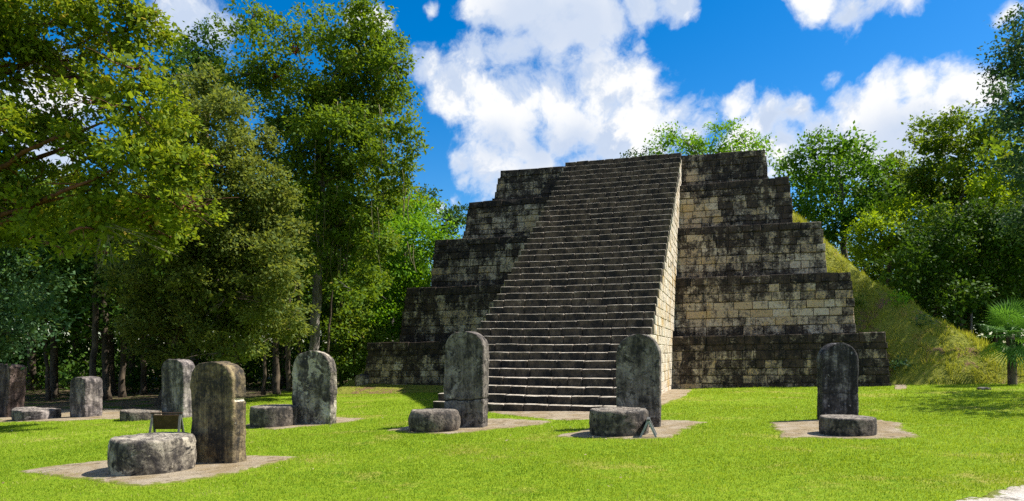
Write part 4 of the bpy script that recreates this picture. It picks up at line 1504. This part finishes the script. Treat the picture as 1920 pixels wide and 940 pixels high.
def copy_tree(e, loc, rz, sc, label):
    r = e.copy(); COL.objects.link(r)
    r.location = loc; r.rotation_euler = (0, 0, rz); r.scale = (sc, sc, sc)
    r['label'] = label
    for ch in e.children:
        c = ch.copy(); COL.objects.link(c); c.parent = r
    return r


# the wood behind: three kinds, then copies
def wood_tree(x, y, h, cr, seed, lmat, label, group):
    r = random.Random(seed)
    b = np.array([x, y, float(surf(x, y))])
    cl = []
    for _ in range(13):
        a, d = r.uniform(0, 6.28), r.uniform(.1, 1) * cr
        zz = h * r.uniform(.42, 1.0)
        rad = cr * r.uniform(.34, .52)
        cl.append((x + math.cos(a) * d, y + math.sin(a) * d, b[2] + zz - rad * .6, rad, rad, rad * .75, 1.0))
    return tree('forest_tree', b, label, cl, lmat, M_BARKD, .26, seed, b + [0, 0, h * .75], .38, .75, 13, group, 6, spread=.42, core=1.2)


GW = 'forest trees behind the left lawn'
GR = 'forest trees behind the grassy slope'
wl = 'shaded forest tree standing in the dark wood behind the left stones'
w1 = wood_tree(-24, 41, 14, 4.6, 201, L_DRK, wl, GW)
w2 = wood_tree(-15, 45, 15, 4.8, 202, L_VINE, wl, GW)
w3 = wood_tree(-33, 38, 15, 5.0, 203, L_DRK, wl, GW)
for i, (px, Y, sc) in enumerate([(520, 43, .9), (60, 46, 1.05), (620, 50, 1.0), (250, 50, 1.1), (420, 54, 1.1), (140, 56, 1.1), (-60, 50, 1.0), (560, 58, 1.1), (330, 60, 1.15), (690, 60, .95), (-20, 62, 1.2), (200, 36, .8), (-150, 34, .95), (100, 38, .85),
                                 (470, 64, 1.2), (640, 66, 1.1), (100, 66, 1.2), (740, 70, 1.0)]):
    b = base_at(px, Y)
    copy_tree((w1, w2, w3)[i % 3], tuple(b), i * 1.9, sc, wl)

# slim trunks in the shade (each a tree with a small high crown)
rt = random.Random(9)
gs = 'slim trees in the shade under the forest'
for i, (px, Y, r0, lean) in enumerate([(172, 34, .17, 6), (445, 34, .12, -4), (493, 36, .10, 2), (520, 36, .16, 2), (541, 38, .15, 3), (614, 36, .07, 8), (230, 38, .16, 0), (268, 40, .17, 4), (90, 36, .1, -6), (640, 40, .12, 4), (405, 40, .14, 2), (560, 40, .13, 0)]):
    b = base_at(px, Y)
    hh = rt.uniform(7.5, 10)
    top = b + np.array([lean * .06, 0, hh])
    cl = [(top[0] + rt.uniform(-1, 1), top[1] + rt.uniform(-.8, .8), top[2] + rt.uniform(-1, .8), 1.1, 1.1, .8, .8) for _ in range(4)]
    lab = {0: 'slim grey trunked tree behind the small squat slab', 5: 'thinnest pale leaning sapling right of the mottled slab'}.get(i, 'slim tree with a bare straight trunk in the dark wood')
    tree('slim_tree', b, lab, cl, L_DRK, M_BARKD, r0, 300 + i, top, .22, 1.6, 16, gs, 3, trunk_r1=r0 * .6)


def wood_mass(name, lst, mat, seed, label, size=.3):
    """undergrowth and far wood that reads as one mass"""
    global LEAFN
    v, f, var = leaf_cloud(lst, size, .26, 11, seed, .3, .6, .6, .35, 0.5)
    LEAFN += len(f)
    return tag(obj(name, v, f, mat, attrs={'var': var}), label, kind='stuff')


r_ = random.Random(31)
ml = []
for i in range(70):
    x = -78 + i * 1.25 + r_.uniform(-1, 1)
    y = 66 + r_.uniform(-4, 6) - max(0, -x - 40) * .8
    for z in (1.5, 5, 8.5):
        ml.append((x + r_.uniform(-1, 1), y, z, 2.4, 2.2, 2.2, 1))
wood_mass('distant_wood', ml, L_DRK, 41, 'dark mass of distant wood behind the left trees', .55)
ml = []
for row, (ya, yb) in enumerate(((43, 47), (49, 54), (57, 62))):
    for i in range(34):
        px = -120 + i * 25 + r_.uniform(-10, 10)
        b = base_at(px, r_.uniform(ya, yb))
        ml.append((b[0], b[1], b[2] + .9 + row * .8, 1.8, 1.6, r_.uniform(1.0, 1.7) + row * .7, 1.5))
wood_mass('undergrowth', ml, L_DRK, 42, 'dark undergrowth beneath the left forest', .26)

# right of the pyramid
cr1 = px_clumps([(1490, 305, 30, .8), (1475, 330, 22, .7), (1540, 285, 38, .9), (1588, 278, 36), (1610, 310, 34, .9), (1640, 320, 28, .7), (1555, 335, 42), (1515, 350, 36), (1600, 355, 42), (1540, 395, 44), (1590, 405, 44), (1640, 370, 36), (1650, 410, 36), (1500, 390, 34), (1560, 440, 40)], 50, 2.5, 11)
tree('broadleaf_tree', base_at(1585, 51), 'mid green broadleaf tree just right of the top tiers against the cloud', cr1, L_MID, M_BARK, .3, 111, W(1575, 330, 51), .26, 1.9, 20, GR, 8, spread=.30)
cr1b = px_clumps([(1660, 330, 30), (1690, 350, 34), (1680, 310, 26, .8), (1700, 380, 36), (1720, 330, 34), (1660, 380, 30), (1740, 370, 34)], 54, 2, 12)
tree('broadleaf_tree', base_at(1700, 55), 'smaller darker tree between the mid green tree and the yellow bush', cr1b, L_VINE, M_BARK, .25, 112, W(1695, 350, 55), .26, 1.8, 20, GR, 5, spread=.30)
cr2 = px_clumps([(1742, 240, 24), (1738, 275, 30), (1790, 225, 28), (1830, 245, 34), (1770, 265, 40), (1815, 285, 46), (1865, 275, 42), (1760, 315, 44), (1830, 335, 50), (1885, 320, 44), (1790, 365, 46), (1850, 385, 44), (1735, 345, 34), (1900, 380, 44)], 44, 2.5, 13)
tree('broadleaf_tree', base_at(1805, 46), 'tall dense green tree behind the yellow bush at the right', cr2, L_VINE, M_BARK, .34, 113, W(1800, 280, 45.5), .23, 2.2, 20, GR, 8, spread=.28)
cr3 = px_clumps([(1648, 420, 38), (1685, 395, 34), (1620, 450, 28), (1665, 455, 42), (1710, 430, 36), (1612, 480, 20), (1740, 405, 30)], 42, 1.5, 14)
tree('flowering_bush_tree', base_at(1668, 43), 'bright yellow green bushy tree above the grassy slope', cr3, L_LIME, M_BARKD, .2, 114, W(1668, 440, 43), .20, 2.6, 20, GR, 4, spread=.26)
cr3b = px_clumps([(1862, 365, 30), (1840, 345, 24), (1885, 385, 28), (1868, 340, 18)], 38, 1, 15)
tree('flowering_bush_tree', base_at(1862, 41), 'small patch of lime yellow crown among dark trees near the right edge', cr3b, L_LIME, M_BARKD, .15, 115, W(1862, 370, 39), .19, 2.6, 18, GR, 3, spread=.26)
cr4 = px_clumps([(1735, 455, 50), (1790, 430, 58), (1850, 440, 62), (1905, 450, 60), (1700, 500, 42), (1755, 510, 56), (1820, 510, 62), (1890, 520, 62), (1680, 530, 30), (1740, 560, 44), (1800, 570, 50), (1860, 580, 50), (1920, 590, 50), (1780, 610, 36), (1840, 620, 30)], 38, 2.2, 16)
tree('dense_tree', base_at(1815, 40), 'wide dark green tree hanging over the foot of the grassy slope', cr4, L_DRK, M_BARKD, .3, 116, W(1810, 480, 39.5), .21, 2.3, 20, GR, 7, spread=.27)
cr5 = px_clumps([(1905, 85, 34), (1935, 60, 50), (1890, 130, 34), (1925, 140, 50), (1875, 180, 30), (1910, 205, 42), (1890, 235, 26), (1945, 230, 60), (1915, 290, 40, .7), (1950, 330, 60), (1985, 120, 60), (2000, 230, 70), (1930, 400, 40), (1975, 420, 60)], 31, 1.6, 17)
tree('dense_tree', base_at(1995, 32), 'tall dark tree leaning in at the upper right edge', cr5, L_BLU, M_BARKD, .36, 117, W(1960, 200, 31.5), .17, 2.8, 20, GR, 8, spread=.24, twigs=20)
cr6 = [(x, y, z, 1.3, 1.3, .75, .6) for x, y, z in ((16.6, 17.5, 6.6), (17.6, 19, 7.2), (18.6, 20.5, 7.6), (18.4, 18.2, 8.2), (19.8, 22.0, 7.4), (20.4, 19.6, 8.4), (21.3, 23.6, 8.0), (20.8, 21.5, 8.8), (22.6, 22.5, 9.0), (17.2, 16.6, 7.4))]
tree('broadleaf_tree', np.array([23.5, 21, float(surf(23.5, 21))]), 'tree outside the right edge whose shade falls on the lawn', cr6, L_VINE, M_BARK, .3, 118, np.array([21.5, 20.8, 6.8]), .17, 2.3, 18, GR, 6)
wr = wood_tree(30, 48, 13, 4.6, 205, L_DRK, 'forest tree in the dark wood behind the grassy slope', GR)
for i, (px, Y, sc) in enumerate([(1700, 58, .8), (1780, 54, .85), (1870, 50, .95), (1620, 62, .75), (1960, 44, 1.0), (1530, 66, .7), (1910, 62, 1.1), (2050, 38, 1.0), (2080, 50, 1.1)]):
    copy_tree((wr, w2)[i % 2], tuple(base_at(px, Y)), i * 2.3, sc, 'forest tree in the dark wood behind the grassy slope')
    # copies stand in the wood to the right
for o in list(COL.objects):
    if o.type == 'EMPTY' and o.get('label') == 'forest tree in the dark wood behind the grassy slope':
        o['group'] = GR
ml = []
for i in range(44):
    x = 12 + i * 1.5
    y = 70 + r_.uniform(-4, 5) - max(0, x - 45) * .9
    for z in (2, 5.5, 9):
        ml.append((x, y, z, 2.6, 2.3, 2.3, 1))
wood_mass('distant_wood', ml, L_DRK, 43, 'dark mass of distant wood behind the right trees', .55)
ml = []
for i in range(22):
    px = 1600 + i * 18
    Y = r_.uniform(42, 48)
    b = base_at(px, Y)
    ml.append((b[0], b[1], b[2] + .9, 1.8, 1.6, 1.6, 1))
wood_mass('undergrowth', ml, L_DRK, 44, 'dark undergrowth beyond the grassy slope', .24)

# feathery trees behind the top of the pyramid
cb = px_clumps([(1262, 255, 24, .7), (1245, 272, 20, .7), (1285, 268, 22, .7), (1345, 245, 24, .55), (1378, 240, 20, .5), (1385, 262, 28, .6), (1320, 272, 26, .6), (1420, 272, 24, .45), (1350, 280, 30, .7), (1400, 288, 26, .6), (1440, 285, 16, .4), (1300, 290, 30, .7), (1230, 288, 20, .6)], 64, 3, 18, flat=.55)
tree('feathery_tree', base_at(1330, 65), 'sparse feathery tree rising behind the top of the pyramid', cb, L_BRI, M_BARK, .25, 120, W(1330, 300, 65), .26, 2.0, 18, None, 9, spread=.34)
cb2 = px_clumps([(1190, 294, 12, .6), (1205, 290, 12, .6), (1175, 297, 9, .5)], 64, 1, 19)
tree('feathery_tree', base_at(1195, 64.5), 'tiny grey green tree top at the upper end of the stairway', cb2, L_BLU, M_BARK, .2, 121, W(1195, 300, 64.5), .24, 2.0, 14, None, 2)

# fan palm
def fan_palm():
    b = base_at(1898, 26.0)
    e = thing('fan_palm', tuple(b), 'fan palm with stiff radiating leaves at the foot of the grassy slope', 'palm')
    top = W(1893, 628, 26.0)
    pts = bez(b - [0, 0, .2], (b + top) / 2 + [.08, 0, 0], top, 9)
    v, f = tube(pts, np.linspace(.17, .13, 9), 10, 3, .25)
    obj('trunk', v, f, M_BARKD, e, smooth=True)
    r = random.Random(77)
    for i in range(34):
        a = i * 2.4 + r.uniform(-.3, .3)
        el = [1.25, .95, .6, .3, 0.0, -.35, -.7, -1.0][i % 8] + r.uniform(-.12, .12)
        d = np.array([math.cos(a) * math.cos(el), math.sin(a) * math.cos(el), math.sin(el)])
        pet = r.uniform(.55, .85)
        hub = top + d * pet
        bg = Bag()
        v, f = tube(bez(top, top + d * pet * .5 + [0, 0, .08], hub, 5), np.linspace(.02, .012, 5), 5)
        bg.add(v, f, var=.2)
        s = np.cross(d, [0, 0, 1.0]); s /= np.linalg.norm(s) + 1e-6
        n_ = np.cross(s, d)
        for k in range(26):
            t = -2.1 + 4.2 * k / 25
            dd = d * math.cos(t) + s * math.sin(t)
            L = r.uniform(.78, .95) * (1 - .12 * abs(t))
            p1 = hub + dd * L * .55 + n_ * .05
            p2 = hub + dd * L + n_ * .03 - np.array([0, 0, .06 + .06 * abs(t)]) * L
            q = np.cross(dd, n_)
            bg.add([hub, p1 + q * .017, p2, p1 - q * .017], [(0, 1, 2, 3)], var=min(1, max(0, r.gauss(.45, .2))))
        bg.obj('frond', L_PALM, e)
    return e


fan_palm()

# a pale dead stem in front of the wood
b = base_at(1820, 36)
v, f = tube(np.array([b - [0, 0, .2], b + [0.02, 0, .8], W(1821, 585, 36)]), [.075, .07, .06], 8)
tag(obj('dead_stem', v, f, M_BARK, None, b, smooth=True), 'thin pale dead stem standing before the dark wood left of the palm', 'stem')


# low plants on the slope
def tuft(px, py, Y, rad, mat, label, seed):
    c = W(px, py, Y)
    c[2] = float(surf(c[0], c[1]))
    v, f, var = leaf_cloud([(c[0], c[1], c[2] + rad * .45, rad, rad, rad * .6, 1)], .15, 9, 14, seed, .1, .45, .14)
    tag(obj('low_shrub', v, f, mat, None, c, {'var': var}), label, 'shrub', 'low plants on the grassy slope')


tuft(1692, 700, 28.2, .32, L_BLU, 'low dark plant by the lower right corner of the pyramid', 1)
tuft(1728, 684, 29.2, .24, L_BLU, 'low dark plant a little higher on the slope than the corner plant', 2)
tuft(1612, 512, 31.5, .30, L_VINE, 'dark plant beside the end of the second tier up the slope', 3)
tuft(1640, 600, 29.5, .28, L_VINE, 'green tuft on the slope beside the end of the lowest ledge', 4)
tuft(1690, 575, 30.5, .40, L_BRI, 'bright green tuft midway up the open slope', 5)
print('leaf faces', LEAFN)
